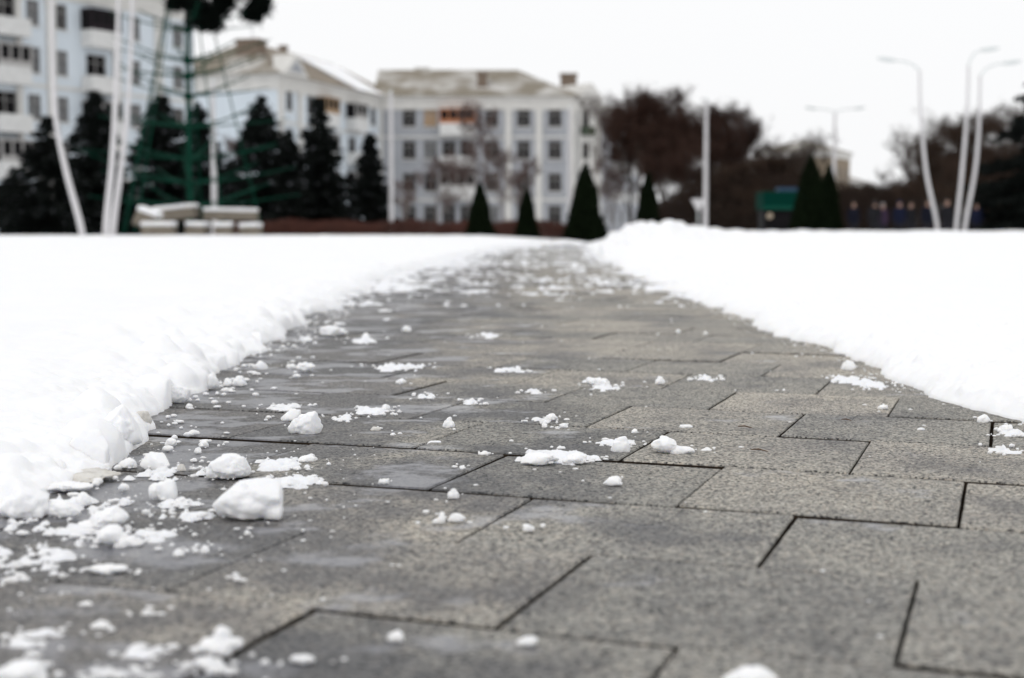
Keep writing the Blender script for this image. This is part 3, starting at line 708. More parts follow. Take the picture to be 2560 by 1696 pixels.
mb = MB(); mb.quad((16.5, -.48, 14.42), (LB - .3, -.48, 14.42), (LB + .5, 5.2, 17.72), (13.8, 5.2, 17.72)); mb.quad((16.5, -.48, 14.50), (13.8, 5.2, 17.80), (LB + .5, 5.2, 17.80), (LB - .3, -.48, 14.50))
mb.quad((16.5, -.48, 14.42), (16.5, -.48, 14.50), (LB - .3, -.48, 14.50), (LB - .3, -.48, 14.42)); mb.build('roof_snow', M_SNOW, roofB)
for s in (.35, 4.2): pilaster(bB, s, .1, 13.0, .7, p=.25)
ped = MB(); w0, w1, zb, zt = -.2, 4.75, 14.37, 16.3
ped.poly([(w0, -.75, zb), (w1, -.75, zb), ((w0 + w1) / 2, -.75, zt)]); ped.poly([(w1, .3, zb), (w0, .3, zb), ((w0 + w1) / 2, 1.6, zt)])
ped.quad((w0, -.75, zb), ((w0 + w1) / 2, -.75, zt), ((w0 + w1) / 2, 1.6, zt), (w0, .3, zb)); ped.quad(((w0 + w1) / 2, -.75, zt), (w1, -.75, zb), (w1, .3, zb), ((w0 + w1) / 2, 1.6, zt)); ped.quad((w0, -.75, zb), (w0, .3, zb), (w1, .3, zb), (w1, -.75, zb))
pedo = ped.build('pediment', M_TRIM, bB, weld=True)
mb = MB(); c0 = (w0 + w1) / 2; mb.poly([(c0 - 1.5, -.76, zb + .3), (c0 + 1.5, -.76, zb + .3), (c0, -.76, zt - .55)]); mb.build('tympanum', M_BLUEG, pedo)
for s in (9.4, 16.2):
    for k, z in enumerate(zf[1:], 1): balcony(bB, s, z - 1.7, 3.0, glazed=M_FRAME if (k + int(s)) % 2 else (M_OCHRE if s < 10 and k == 3 else None))
band(bB, LB, 10.1, .22); band(bB, LB, 3.7, .25)
def chimney(b, x, y, z0, z1, w, d):
    mb = MB(); mb.box(x - w / 2, x + w / 2, y - d / 2, y + d / 2, z0, z1 - .25); mb.box(x - w / 2 - .1, x + w / 2 + .1, y - d / 2 - .1, y + d / 2 + .1, z1 - .248, z1)
    return mb.build('chimney', M_BRICK, b)
chimney(roofB, 3.6, 4.4, 15.6, 17.9, 1.7, 2.2)
for s in (9, 14.5): chimney(roofB, s, 6.5, 17.2, 18.7, .6, .6)
an = MB(); an.tube([(3.9, 4.4, 17.7), (3.9, 4.4, 20.0)], .04, 5)
for j in range(12):
    a0, a1 = 2 * math.pi * j / 12, 2 * math.pi * (j + 1) / 12
    an.quad((3.9, 4.2, 19.8), (3.9 + .55 * math.cos(a0), 4.05, 19.8 + .55 * math.sin(a0)), (3.9 + .55 * math.cos((a0 + a1) / 2), 4.04, 19.8 + .55 * math.sin((a0 + a1) / 2)), (3.9 + .55 * math.cos(a1), 4.05, 19.8 + .55 * math.sin(a1)))
an.build('satellite_dish', mat('dish_grey', (.30, .31, .32), .5), roofB)
# --- far block facing the camera
C0, C1 = (gx(948, 157.2), 157.2), (gx(1440, 157.2), 157.2)
sC = lambda px: s_of(px, C0, C1)
wins = []
for px in (1024, 1077, 1230, 1309, 1387):
    for k, z in enumerate(zf): wins.append((sC(px), z, 1.35, 1.9, (M_OCHRE if px == 1077 and k == 3 else (M_CURT if rb.random() < .1 else M_GLASS))))
for dx in (-22, 22):
    for z in zf: wins.append((sC(1145) + dx / 24.3, z, 1.35, 1.9, M_GLASS))
bC, LC = facade('apartment_block', 'far grey blue block facing us with cream cornice and snowy roof', C0, C1, 13.7, 12, M_BLUEG, wins)
cornice(bC, LC, 12, 14.35, 1.35)
roofC = hip_roof(bC, LC, 12, 14.36, 3.3, m=M_ROOFS, hipl=False)
chimney(roofC, sC(1205), 2.2, 14.9, 17.0, 1.0, 1.2); chimney(roofC, sC(1426), 6.5, 15.0, 17.3, 1.7, 1.4)
mb = MB(); mb.box(sC(1028), sC(1068), 6.2, 7.4, 17.2, 17.95); mb.build('roof_vent', M_TRIM, roofC)
for px in (1271, 1347): pilaster(bC, sC(px), .1, 13.0, .65, p=.2)
for px in (953, 1432): pilaster(bC, sC(px), .1, 13.0, .5, p=.2)
for k, z in enumerate(zf[1:], 1): balcony(bC, sC(1145), z - 1.7, 3.6, glazed={3: M_WARM, 1: M_FRAME}.get(k))
band(bC, LC, 3.7, .25); band(bC, LC, 10.1, .18)
# --- its right corner bay with a pediment, then the receding limb
D0, D1 = (gx(1441, 158.5), 158.5), (gx(1500, 160.5), 160.5)
wins = [(1.25, z, 1.0, 1.7, M_GLASS) for z in zf]
bD, LD = facade('corner_bay', 'narrow pedimented corner bay right of the far block', D0, D1, 14.1, 8, M_TRIM, wins)
for s in (.2, LD - .2): pilaster(bD, s, .1, 13.6, .35, p=.2)
ped = MB(); w0, w1, zb, zt, c0 = -.3, LD + .3, 14.1, 15.9, LD / 2
ped.poly([(w0, -.5, zb), (w1, -.5, zb), (c0, -.5, zt)]); ped.poly([(w1, 8.2, zb), (w0, 8.2, zb), (c0, 8.2, zt)]); ped.quad((w0, -.5, zb), (c0, -.5, zt), (c0, 8.2, zt), (w0, 8.2, zb)); ped.quad((c0, -.5, zt), (w1, -.5, zb), (w1, 8.2, zb), (c0, 8.2, zt)); ped.quad((w0, -.5, zb), (w0, 8.2, zb), (w1, 8.2, zb), (w1, -.5, zb))
ped.build('pediment', M_TRIM, bD, weld=True)
mb = MB(); mb.box(.5, 2.0, -.7, -.003, 10.5, 11.4); mb.build('balcony', mat('green_balcony', (.05, .07, .045), .6), bD)
E0, E1 = (gx(1501, 163), 163), (gx(1600, 182), 182)
LEt = (Vector(E1) - Vector(E0)).length
wins = [(s, z, 1.2, 1.6, rb.choice((M_GLASS, M_GLASS, M_CURT))) for s in (2.2, 6.0, 10.0, 14, 18) for z in zf]
bE, LE = facade('apartment_limb', 'receding grey limb of the far block behind bare trees', E0, E1, 13.4, 11, M_BLUEG, wins)
cornice(bE, LE, 11, 13.9, 1.2); rE = hip_roof(bE, LE, 11, 13.91, 2.2, m=M_ROOFT); chimney(rE, 3.2, 3.5, 14.4, 16.4, 1.3, 1.3)
for s in (6.0, 14.0):
    for z in zf[1:3]: balcony(bE, s, z - 1.7, 3.0, glazed=M_FRAME if z > 6 else None)
# --- far tan houses down the street on the right
M_TAN = mat('tan_plaster', (.27, .22, .16), .9, .2, noise=(1.0, .3, (.20, .16, .12)))
for (pa, pb, Y0, Y1, H, lab) in ((2070, 2122, 205, 214, 11.0, 'tan corner house far down the street on the right'), (2118, 2190, 240, 275, 8.4, 'lower tan house stepping down beyond the corner house'), (1880, 2000, 215, 222, 8.8, 'long tan house half hidden behind the bare trees at right')):
    P0, P1 = (gx(pa, Y0), Y0), (gx(pb, Y1), Y1); Lt = (Vector(P1) - Vector(P0)).length; wins = []
    n = max(1, int(Lt / 3.2))
    for i in range(n):
        for z in (2.3, 5.4, 8.5):
            if z + 1.2 < H: wins.append(((i + .5) * Lt / n, z, 1.2, 1.6, M_GLASS))
    b, L = facade('tan_house', lab, P0, P1, H, 10, M_TAN, wins); cornice(b, L, 10, H + .45, .9); hip_roof(b, L, 10, H + .46, 1.8, m=M_ROOFT)

# ------------------------------------------------------------------ lamps and poles
M_POLE = mat('white_pole_paint', (.66, .65, .66), .6, .1, noise=(3, .3, (.56, .55, .56)))
M_LAMP = mat('lamp_grey', (.64, .68, .68), .5, .3)
def spline(pts, n=22):
    pts = [Vector(p) for p in pts]; P = [pts[0] * 2 - pts[1]] + pts + [pts[-1] * 2 - pts[-2]]; o = []
    for i in range(1, len(P) - 2):
        for j in range(n):
            t = j / n; a, b, c, d = P[i - 1:i + 3]
            o.append(.5 * ((2 * b) + (c - a) * t + (2 * a - 5 * b + 4 * c - d) * t * t + (3 * b - a - 3 * c + d) * t ** 3))
    return o + [pts[-1]]
def lamp(label, base, pts, arms, rad=(.15, .07), group=None):
    """pts: pole centreline relative to base; arms: list of (dx, dz) ends from the pole top"""
    t = thing('street_lamp', label, 'street lamp', base, 0, group)
    cl = spline(pts, 8); mb = MB(); k = len(cl); mb.tube(cl, [rad[0] + (rad[1] - rad[0]) * i / (k - 1) for i in range(k)], 10); mb.build('pole', M_POLE, t, smooth=True)
    top = cl[-1]
    for (dx, dz) in arms:
        e = top + Vector((dx, 0, dz)); a = MB(); a.tube(spline([top, top + Vector((dx * .25, 0, dz * .55)), top + Vector((dx * .6, 0, dz * .88)), e], 5), .035, 6); ao = a.build('arm', M_LAMP, t, smooth=True)
        hd = MB(); s = 1 if dx > 0 else -1; n = 5
        prof = [(0, .05, .05), (.12, .10, .08), (.40, .13, .09), (.62, .10, .06), (.72, .03, .03)]
        rings = [[(e.x + s * x, e.y + wy * math.cos(q), e.z + .12 * x + hz * math.sin(q)) for q in [2 * math.pi * i / 8 for i in range(8)]] for x, wy, hz in prof]
        for a_, b_ in zip(rings, rings[1:]):
            for i in range(8): hd.quad(a_[i], a_[(i + 1) % 8], b_[(i + 1) % 8], b_[i])
        hd.build('lamp_head', M_LAMP, t, weld=True, smooth=True)
    if not arms:
        cp = MB(); cp.tube([top + Vector((0, 0, -.02)), top + Vector((0, 0, .12))], [rad[1] + .03, rad[1] * .6], 10); cp.build('cap', M_LAMP, t)
    return t
def curved(px0, pxs, Y, top, arms, label, r=(.155, .10), group='bent white street lamps'):
    """pxs: list of (px, py) of the pole centre above the base"""
    b = Vector((gx(px0, Y), Y, 0)); pts = [(0, 0, -.3)] + [tuple(at(x, y, Y) - b) for x, y in pxs]
    return lamp(label, b, pts, arms, r, group)
curved(208, [(203, 570), (166, 430), (140, 300), (131, 150), (129, -20)], 45, 0, [(-1.1, .45)], 'bent white lamp post leaning left, leftmost in the picture', (.105, .052))
curved(264, [(266, 560), (281, 400), (289, 250), (294, 100), (296, -15)], 45, 0, [(.6, .5)], 'left post of the tight pair of white lamp posts by the green tree frame', (.105, .052))
curved(280, [(284, 560), (303, 420), (319, 280), (328, 120), (331, -5)], 45.6, 0, [(1.0, .4)], 'right post of the tight pair of white lamp posts by the green tree frame', (.105, .052))
curved(2346, [(2341, 555), (2317, 440), (2305, 330), (2300, 250), (2299, 178)], 62, 0, [(-1.0, .42)], 'bent white lamp post at right whose arm points left', (.088, .052))
curved(2388, [(2391, 560), (2404, 440), (2416, 300), (2420, 220), (2421, 165)], 62, 0, [(.50, .62)], 'tallest bent lamp post of the right cluster with a steep arm', (.088, .052))
curved(2408, [(2413, 560), (2437, 430), (2447, 320), (2449, 250), (2450, 190)], 62.5, 0, [(.95, .5)], 'rightmost bent lamp post of the right cluster', (.088, .052))
for (px, Y, top, arms, r, lab) in (
    (537, 80, 205, [], (.16, .10), 'straight white lamp post right of the green tree trunk'),
    (979, 92, 232, [], (.15, .10), 'straight white lamp post before the joint of the two far wings'),
    (1423, 118, 270, [], (.17, .12), 'thin white lamp post before the right end of the far block'),
    (1763, 85, 250, [], (.14, .085), 'straight white lamp post against the dark bare trees'),
    (2083, 100, 282, [(-1.25, .25), (1.25, .25)], (.17, .08), 'distant lamp post with two arms against the sky')):
    b = Vector((gx(px, Y), Y, 0)); H = gz(top, Y); lamp(lab, b, [(0, 0, -.3), (0, 0, H * .4), (0, 0, H * .75), (0, 0, H)], arms, r, 'straight street lamps')
# small white road sign by the lamp post
Y = 84; b = Vector((gx(1745, Y), Y, 0)); t = thing('road_sign', 'small white triangular road sign beside the straight lamp post', 'road sign', b)
mb = MB(); mb.tube([(0, 0, -.1), (0, 0, 2.3)], .035, 6); mb.build('post', M_LAMP, t)
mb = MB(); pts = [(-.42, 2.25), (.42, 2.25), (0, 1.5)]
mb.poly([(x, -.06, z) for x, z in pts]); mb.poly([(x, -.04, z) for x, z in pts[::-1]])
for i in range(3): a, c = pts[i], pts[(i + 1) % 3]; mb.quad((a[0], -.06, a[1]), (a[0], -.04, a[1]), (c[0], -.04, c[1]), (c[0], -.06, c[1]))
mb.build('plate', M_POLE, t, weld=True)

# ------------------------------------------------------------------ trees
M_BARK = mat('bark', (.055, .042, .034), .95, .1, noise=(8, .3, (.032, .025, .02)))
M_BIRCH = mat('pale_bark', (.26, .22, .20), .9, .1, noise=(5, .25, (.12, .10, .09)))
M_TWIGS = mat('twig_brown', (.050, .031, .025), .95, .1); M_TWIGP = mat('twig_mauve', (.115, .08, .072), .95, .1); M_TWIGG = mat('twig_grey', (.10, .085, .078), .95, .1)
M_SPR = mat('spruce_needles', (.013, .016, .014), .95, .03, noise=(2.5, .3, (.006, .007, .007)))
M_THU = mat('thuja_scales', (.008, .014, .006), .95, .03, noise=(3, .3, (.005, .008, .004)))
M_DEEP = mat('pine_needles', (.004, .006, .005), .95, .02)
def soup(name, C, U, W, material, mats=None, mi=None):
    """many leaf faces: centres C, half axes U and W"""
    V = np.stack([C - U - W * .6, C + U * .2 - W, C + U, C - U * .1 + W], 1).reshape(-1, 3); Fc = np.arange(len(V)).reshape(-1, 4)
    me = np_mesh(name, V, Fc, material, False)
    if mats:
        for m in mats: me.materials.append(m)
        me.polygons.foreach_set('material_index', np.asarray(mi, np.int32))
    return me
def spruce_mesh(H, Rb, seed, n=9000, snowf=.03, skirt=.05):
    r = np.random.default_rng(seed); nb = int(34 * H)
    zb = (r.random(nb)**1.15) * (1 - skirt) + skirt; az = r.random(nb) * 2 * math.pi
    ln = Rb * (1 - zb)**.85 * r.uniform(.72, 1.12, nb) * (1 + .16 * np.sin(az * 3 + seed)) + .12
    k = r.choice(nb, n, p=ln / ln.sum()); t = r.random(n)**.62
    rad = ln[k] * t; sag = -.30 * ln[k] * t**1.3 + .10 * ln[k] * t**3
    off = r.normal(0, 1, (n, 3)) * (.07 + .10 * (1 - t))[:, None] * np.array([1, 1, .6]) * (H / 7)
    C = np.stack([np.cos(az[k]) * rad, np.sin(az[k]) * rad, zb[k] * H + sag], 1) + off; C[:, 2] = np.maximum(C[:, 2], .02)
    dirv = np.stack([np.cos(az[k]), np.sin(az[k]), -.45 + 0 * t], 1) + r.normal(0, .45, (n, 3)); dirv /= np.linalg.norm(dirv, axis=1)[:, None]
    side = np.cross(dirv, r.normal(0, 1, (n, 3))); side /= np.linalg.norm(side, axis=1)[:, None]
    s = r.uniform(.09, .19, n)[:, None] * (H / 7)**.5
    mi = (r.random(n) < snowf) & (t > .5)
    return soup('crown', C, dirv * s, side * s * .45, M_SPR, [M_TWIGSNOW], mi.astype(int))
M_TWIGSNOW = mat('snow_dusted_needles', (.10, .105, .115), .9, .1)
def trunk_mesh(H, r0, m=None):
    mb = MB(); mb.tube([(0, 0, -.3), (.02, 0, H * .4), (0, .02, H * .97)], [r0, r0 * .65, r0 * .1], 7); return mb.mesh('trunk', m or M_BARK)
SPR = [
    (122, 70, 292, 205, 'broad dark spruce behind the leftmost bent lamp post'), (243, 84, 224, 175, 'tall narrow spruce behind the tight pair of lamp posts'),
    (408, 86, 232, 190, 'dark spruce just left of the green tree trunk'), (500, 92, 262, 190, 'dark spruce just right of the green tree trunk'),
    (655, 84, 240, 190, 'tall spruce before the end wall of the blue wing'), (722, 90, 330, 150, 'lower spruce filling the gap between two tall spruces'), (797, 88, 246, 135, 'tall slim spruce before the long facade of the blue wing'),
    (926, 96, 336, 100, 'small spruce left of the lamp post at the wing joint'), (40, 80, 420, 150, 'low spruce at the left frame edge'), (580, 95, 400, 170, 'low spruce between the lamp post and the tall spruce'),
    (2668, 70, 30, 330, 'huge black spruce cut by the right frame edge')]
for i, (px, Y, top, wpx, lab) in enumerate(SPR):
    H = gz(top, Y); Rb = wpx / 2 / F_PX * Y * 1.6; t = thing('spruce_tree', lab, 'spruce', (gx(px, Y), Y, 0), 0, 'dark spruces round the square')
    link('trunk', trunk_mesh(H, .12), t); link('crown', spruce_mesh(H, Rb, 40 + i, int(14000 + 1500 * H), .05 if i < 10 else 0), t)
def thuja_mesh(H, Rb, seed, n=7000, rag=.04):
    r = np.random.default_rng(seed); q = 1 - np.sqrt(r.random(n)); z = q * H; az = r.random(n) * 2 * math.pi
    prof = Rb * ((1 - q)**.8) * (.93 + .07 * np.cos(q * 9)) + .02
    rad = prof * (1 + rag * np.sin(az * 5 + z * 4) + r.normal(0, rag, n)) * r.uniform(.86, 1.02, n)
    C = np.stack([np.cos(az) * rad, np.sin(az) * rad, z], 1)
    d = np.stack([np.cos(az) * .5, np.sin(az) * .5, 0 * az + .9], 1) + r.normal(0, .3, (n, 3)); d /= np.linalg.norm(d, axis=1)[:, None]
    s_ = np.cross(d, r.normal(0, 1, (n, 3))); s_ /= np.linalg.norm(s_, axis=1)[:, None]; s = r.uniform(.05, .10, n)[:, None]
    return soup('crown', C, d * s, s_ * s * .6, M_THU)
for i, (px, Y, top, wpx, rag, lab) in enumerate((
    (1200, 73, 454, 80, .055, 'clipped thuja cone, leftmost of the two before the far block'), (1317, 74, 470, 66, .055, 'smallest clipped thuja cone before the far block'),
    (1463, 62, 405, 106, .10, 'shaggy young conifer where the path meets the square'), (1620, 82, 430, 84, .05, 'thuja cone rising behind the shovelled snow heap'),
    (2026, 66, 386, 130, .03, 'largest thuja cone beside the green kiosk'), (2070, 70, 408, 90, .03, 'thuja cone half hidden behind the largest one'),)):
    H = gz(top, Y); Rb = wpx / 2 / F_PX * Y; t = thing('thuja', lab, 'thuja', (gx(px, Y), Y, 0), 0, 'clipped conifers on the square')
    link('trunk', trunk_mesh(H * .9, .05), t); link('crown', thuja_mesh(H, Rb, 90 + i, 9000, rag), t)

def bare_tree(H, spread, seed, leaf=0, twig=M_TWIGS, bark=M_BARK, r0=.16, tips=900, clear=.25, leafm=None, up=.5, dens=7):
    """limbs as tubes in one mesh, twigs and hanging leaves in another"""
    r = random.Random(seed); mb = MB(); ends = []
    def grow(p, d, ln, rad, lv):
        n = 4; pts = [p]; q = Vector(p); dd = Vector(d)
        for i in range(n):
            dd = (dd + Vector((r.uniform(-1, 1), r.uniform(-1, 1), r.uniform(-.3, 1) * up)) * .16).normalized(); q = q + dd * ln / n; pts.append(q.copy())
        mb.tube(pts, [rad * (1 - .5 * i / n) for i in range(n + 1)], 6 if lv < 2 else 4, cap=False)
        if lv >= 3 or rad < .012: ends.append((pts[2], dd, ln)); ends.append((pts[-1], dd, ln)); return
        for i in range(r.randint(3, 5) if lv else r.randint(6, 8)):
            k = r.uniform(clear if lv == 0 else .3, 1); a = pts[min(n, int(k * n))].lerp(pts[min(n, int(k * n) + 1)], k * n % 1) if k < 1 else pts[-1]
            az = r.uniform(0, 2 * math.pi); sd = Vector((math.cos(az) * spread, math.sin(az) * spread, 0)); nd = (dd * r.uniform(.35, .8) + sd + Vector((0, 0, up * .5))).normalized()
            grow(a, nd, ln * (r.uniform(.42, .62) if lv == 0 else r.uniform(.5, .75)) * (1.15 - .45 * k if lv == 0 else 1), rad * r.uniform(.4, .58), lv + 1)
        ends.append((pts[-1], dd, ln))
    grow(Vector((0, 0, -.2)), Vector((0, 0, 1)), H * .86, r0, 0)
    rg = np.random.default_rng(seed); C, U, W = [], [], []
    for (p, d, ln) in ends:
        m = dens
        dv = np.array(d)[None, :] * .8 + rg.normal(0, .6, (m, 3)) + np.array([0, 0, .12]); dv /= np.linalg.norm(dv, axis=1)[:, None]
        l = rg.uniform(.2, .55, m)[:, None] * (H / 11); sd = np.cross(dv, rg.normal(0, 1, (m, 3))); sd /= np.linalg.norm(sd, axis=1)[:, None]
        C.append(np.array(p)[None, :] + dv * l * rg.uniform(.3, 1.3, (m, 1))); U.append(dv * l); W.append(sd * rg.uniform(.010, .022, (m, 1)))
    nt = sum(len(c) for c in C)
    if leaf:
        for (p, d, ln) in ends:
            c = np.array(p)[None, :] + rg.normal(0, .34 * H / 11, (leaf, 3)); u = rg.normal(0, 1, (leaf, 3)); u /= np.linalg.norm(u, axis=1)[:, None]; w = np.cross(u, rg.normal(0, 1, (leaf, 3))); w /= np.linalg.norm(w, axis=1)[:, None]
            s = rg.uniform(.05, .11, (leaf, 1)); C.append(c); U.append(u * s); W.append(w * s * .7)
    C, U, W = map(np.concatenate, (C, U, W))
    zs = C[:, 2].max(); sc = H / max(zs, 1)
    me = soup('crown', C, U, W, twig, [leafm] if leafm else None, (np.arange(len(C)) >= nt).astype(int) if leafm else None)
    tm = mb.mesh('trunk', bark, smooth=True)
    return tm, me, sc
def plant_tree(name, label, cat, group, px, Y, top, proto, zrot, base=0):
    tm, me, sc = proto; H = gz(top, Y); t = thing(name, label, cat, (gx(px, Y), Y, base), zrot, group)
    hh = max(v.co.z for v in me.vertices); k = H / hh; t.scale = (k, k, k)
    link('trunk', tm, t); link('crown', me, t); return t
M_DRY = mat('dry_leaves', (.045, .023, .017), .9, .1); M_DRYR = mat('russet_leaves', (.042, .027, .019), .9, .1)
PA = [bare_tree(11, .52, 300 + i, leaf=44, leafm=M_DRY, clear=.2, up=.75, dens=16) for i in range(3)]
PB = [bare_tree(11, .6, 320 + i, leaf=0, twig=M_TWIGG, up=.8, dens=11) for i in range(2)]
PC = [bare_tree(11, .55, 340 + i, leaf=0, twig=M_TWIGP, bark=M_BIRCH, r0=.11, up=.6, dens=26, clear=.2) for i in range(2)]
PR = [bare_tree(10, .8, 360 + i, leaf=55, leafm=M_DRYR, clear=.1) for i in range(2)]
gA = 'bare and russet trees behind the square'
for i, (px, Y, top, lab) in enumerate((
    (1575, 120, 214, 'brown leaved tree nearest the far block, overlapping its right limb'), (1605, 112, 202, 'dense brown tree behind the snow heap'), (1668, 116, 208, 'dark brown tree left of the lamp post against the trees'),
    (1725, 110, 234, 'dark brown tree directly behind the straight lamp post'), (1795, 114, 240, 'brown tree just right of the lamp post'), (1855, 118, 262, 'outer brown tree at the right end of the dark grove'), (1635, 128, 240, 'brown tree filling the back of the dark grove'), (1665, 106, 330, 'lower brown tree at the left foot of the grove'), (1760, 104, 330, 'lower brown tree at the right foot of the grove'), (1690, 102, 345, 'low brown tree in the middle foot of the grove'))):
    plant_tree('deciduous_tree', lab, 'tree', gA, px, Y, top, PA[i % 3], i * 1.7)
for i, (px, Y, top, lab) in enumerate(((1640, 135, 192, 'grey bare tree whose crown tops the dark grove'), (1840, 130, 240, 'thin grey bare tree behind the right end of the grove'), (1930, 125, 330, 'bare tree above the green kiosk'), (1985, 130, 322, 'bare tree left of the distant two armed lamp'), (2035, 120, 312, 'rounded bare tree rising behind the largest thuja'), (2345, 105, 262, 'bare tree at right behind the bent lamp posts'), (2280, 100, 300, 'grey bare tree spreading left of the right lamp cluster'), (2225, 140, 395, 'low bare tree far down the street at right'))):
    plant_tree('bare_tree', lab, 'tree', gA, px, Y, top, PB[i % 2], i * 2.1)
for i, (px, Y, top, lab) in enumerate(((1190, 128, 238, 'mauve birch before the balconies of the far block'), (1262, 124, 330, 'slender birch right of the mauve birch'), (1085, 126, 390, 'small birch low before the left windows of the far block'), (1010, 120, 420, 'lowest birch beside the lamp post at the wing joint'), (1340, 126, 385, 'small birch before the right windows of the far block'), (1530, 116, 380, 'pale birch before the receding limb'), (570, 118, 330, 'thin birch between the lamp post and the end wall'))):
    plant_tree('birch_tree', lab, 'birch', gA, px, Y, top, PC[i % 2], i * 1.3)
for i, (px, Y, top, lab) in enumerate(((1905, 118, 350, 'russet tree behind the kiosk'), (1968, 122, 362, 'russet tree right behind the kiosk roof'), (2125, 135, 452, 'russet tree in front of the tan corner house'), (2180, 125, 448, 'russet tree left of the street end'), (2385, 92, 268, 'big russet tree between the right lamp posts'), (2455, 88, 252, 'dense russet tree right of the lamp cluster'), (2525, 84, 245, 'russet tree beside the huge black spruce'), (2310, 95, 360, 'low russet tree behind the left pointing lamp post'), (2420, 82, 400, 'low russet tree at the foot of the lamp cluster'), (2250, 110, 470, 'lowest russet tree behind the people'), (2490, 78, 420, 'low russet tree left of the black spruce'), (1860, 100, 380, 'low russet tree left of the kiosk'))):
    plant_tree('russet_tree', lab, 'tree', gA, px, Y, top, PR[i % 2], i * 1.9)
# reddish shrubs in front of the blocks
r = np.random.default_rng(66); n = 26000
Y0s = 77.; X_ = r.uniform(gx(590, Y0s), gx(1480, Y0s), n); Yy = Y0s + r.uniform(-1.5, 1.5, n); hh = (.92 + .4 * perlin2(X_ * .5, Yy * .5)) * r.random(n)**.7
C = np.stack([X_, Yy, hh], 1); U = np.stack([r.normal(0, .3, n), r.normal(0, .3, n), r.uniform(.5, 1, n)], 1) * r.uniform(.08, .22, (n, 1)); W = np.cross(U, r.normal(0, 1, (n, 3))); W = W / np.linalg.norm(W, axis=1)[:, None] * .016
M_RED = mat('red_stems', (.13, .050, .038), .9, .1, noise=(.5, .3, (.05, .03, .024)))
tag(link('shrub_hedge', soup('shrub_hedge', C, U, W, M_RED)), 'low reddish leafless shrubs along the foot of the far blocks', None, None, 'stuff')

M_THICK = mat('thicket_brown', (.034, .023, .018), .95, .05, noise=(.4, .3, (.018, .013, .011)))
# leafless thicket under the trees on the right
n = 70000; px_ = r.uniform(1625, 2640, n); Yy = r.uniform(98, 130, n); X_ = (px_ - CX) / F_PX * Yy
hm = np.interp(px_, [1545, 1620, 1750, 1900, 2100, 2200, 2320, 2450, 2640], [1.2, 1.6, 4.6, 4.4, 3.6, 3.4, 4.8, 6.8, 7.2]) * (1 + .35 * perlin2(X_ * .35, Yy * .3)); hh = hm * r.random(n)**1.1
C = np.stack([X_, Yy, hh], 1); U = np.stack([r.normal(0, .35, n), r.normal(0, .35, n), r.uniform(.4, 1, n)], 1) * r.uniform(.15, .5, (n, 1)); W = np.cross(U, r.normal(0, 1, (n, 3))); W = W / np.linalg.norm(W, axis=1)[:, None] * r.uniform(.015, .04, (n, 1))
tag(link('thicket', soup('thicket', C, U, W, M_THICK)), 'dark leafless thicket under the trees on the right', None, None, 'stuff')

# ------------------------------------------------------------------ green metal frame of the new year tree with its first branches on
YT = 70; M_GRN = mat('green_paint', (.004, .045, .028), .7, .06); M_GRND = mat('green_tinsel', (.004, .036, .022), .9, .1)
t = thing('tree_frame', 'tall green metal frame of a festive tree, a few branches hung at its top', 'tree frame', (gx(476, YT), YT, 0))
HT = 14.6; mb = MB(); mb.tube([(0, 0, -.2), (0, 0, 5), (0, 0, 10), (0, 0, HT)], [.15, .125, .10, .04], 10); mb.build('mast', M_GRN, t, smooth=True)
rt = random.Random(9)
for k in range(5):
    a = 2 * math.pi * k / 5 + .35; mb = MB()
    p0 = Vector((math.cos(a) * 3.45, math.sin(a) * 3.45, -.1)); p1 = Vector((math.cos(a) * .25, math.sin(a) * .25, 13.6)); mb.tube([p0, p0.lerp(p1, .5), p1], .034, 6)
    q = Vector((-math.sin(a), math.cos(a), 0)) * .26; mb2 = MB()
    st = mb.build('strut', M_GRN, t)
    if k == 2:
        lat = MB(); lat.tube([p0 + q, p1 + q * .4], .035, 5); lat.build('rail', M_GRN, st)
        for j in range(16):
            f = j / 16; c = p0.lerp(p1, f); lad = MB(); lad.tube([c, c + q * (1 - .6 * f)], .022, 4); lad.build('rung', M_GRN, st)
levels = [1.6, 2.65, 3.75, 5.2, 6.6, 7.5, 8.2, 9.6]
for z in levels:
    mb = MB(); mb.tube([(0, 0, z - .12), (0, 0, z + .12)], .24, 10); mb.build('hub', M_GRND, t)
for li, z in enumerate(levels):
    Rz = 5.5 * (1 - z / 17.5)**.75 + .2; n = 7
    for j in range(n):
        a = 2 * math.pi * (j + .37 * li) / n + rt.uniform(-.1, .1); L_ = Rz * rt.uniform(.85, 1.12); d = Vector((math.cos(a), math.sin(a), 0)); up_ = rt.uniform(.08, .30)
        mb = MB(); tipp = d * L_ + Vector((0, 0, z + L_ * up_)); mb.tube([(0, 0, z), d * L_ * .5 + Vector((0, 0, z + L_ * up_ * .35)), tipp], [.042, .032, .018], 5)
        arm = mb.build('branch_arm', M_GRN, t)
        bt = MB(); sd = Vector((-d.y, d.x, 0))                       # side hooks with tinsel
        for q in range(9):
            f = .3 + .075 * q; c = Vector((0, 0, z)).lerp(tipp, f) - Vector((0, 0, L_ * up_ * .5 * (f - f * f))); sgn = 1 if q % 2 else -1
            e_ = c + sd * sgn * rt.uniform(.25, .5) * (1.25 - f) + d * .22 + Vector((0, 0, .05)); bt.tube([c, e_], [.022, .012], 4, cap=False)
        tag(bt.build('hook', M_GRND, arm), kind='stuff')
rn = np.random.default_rng(44)
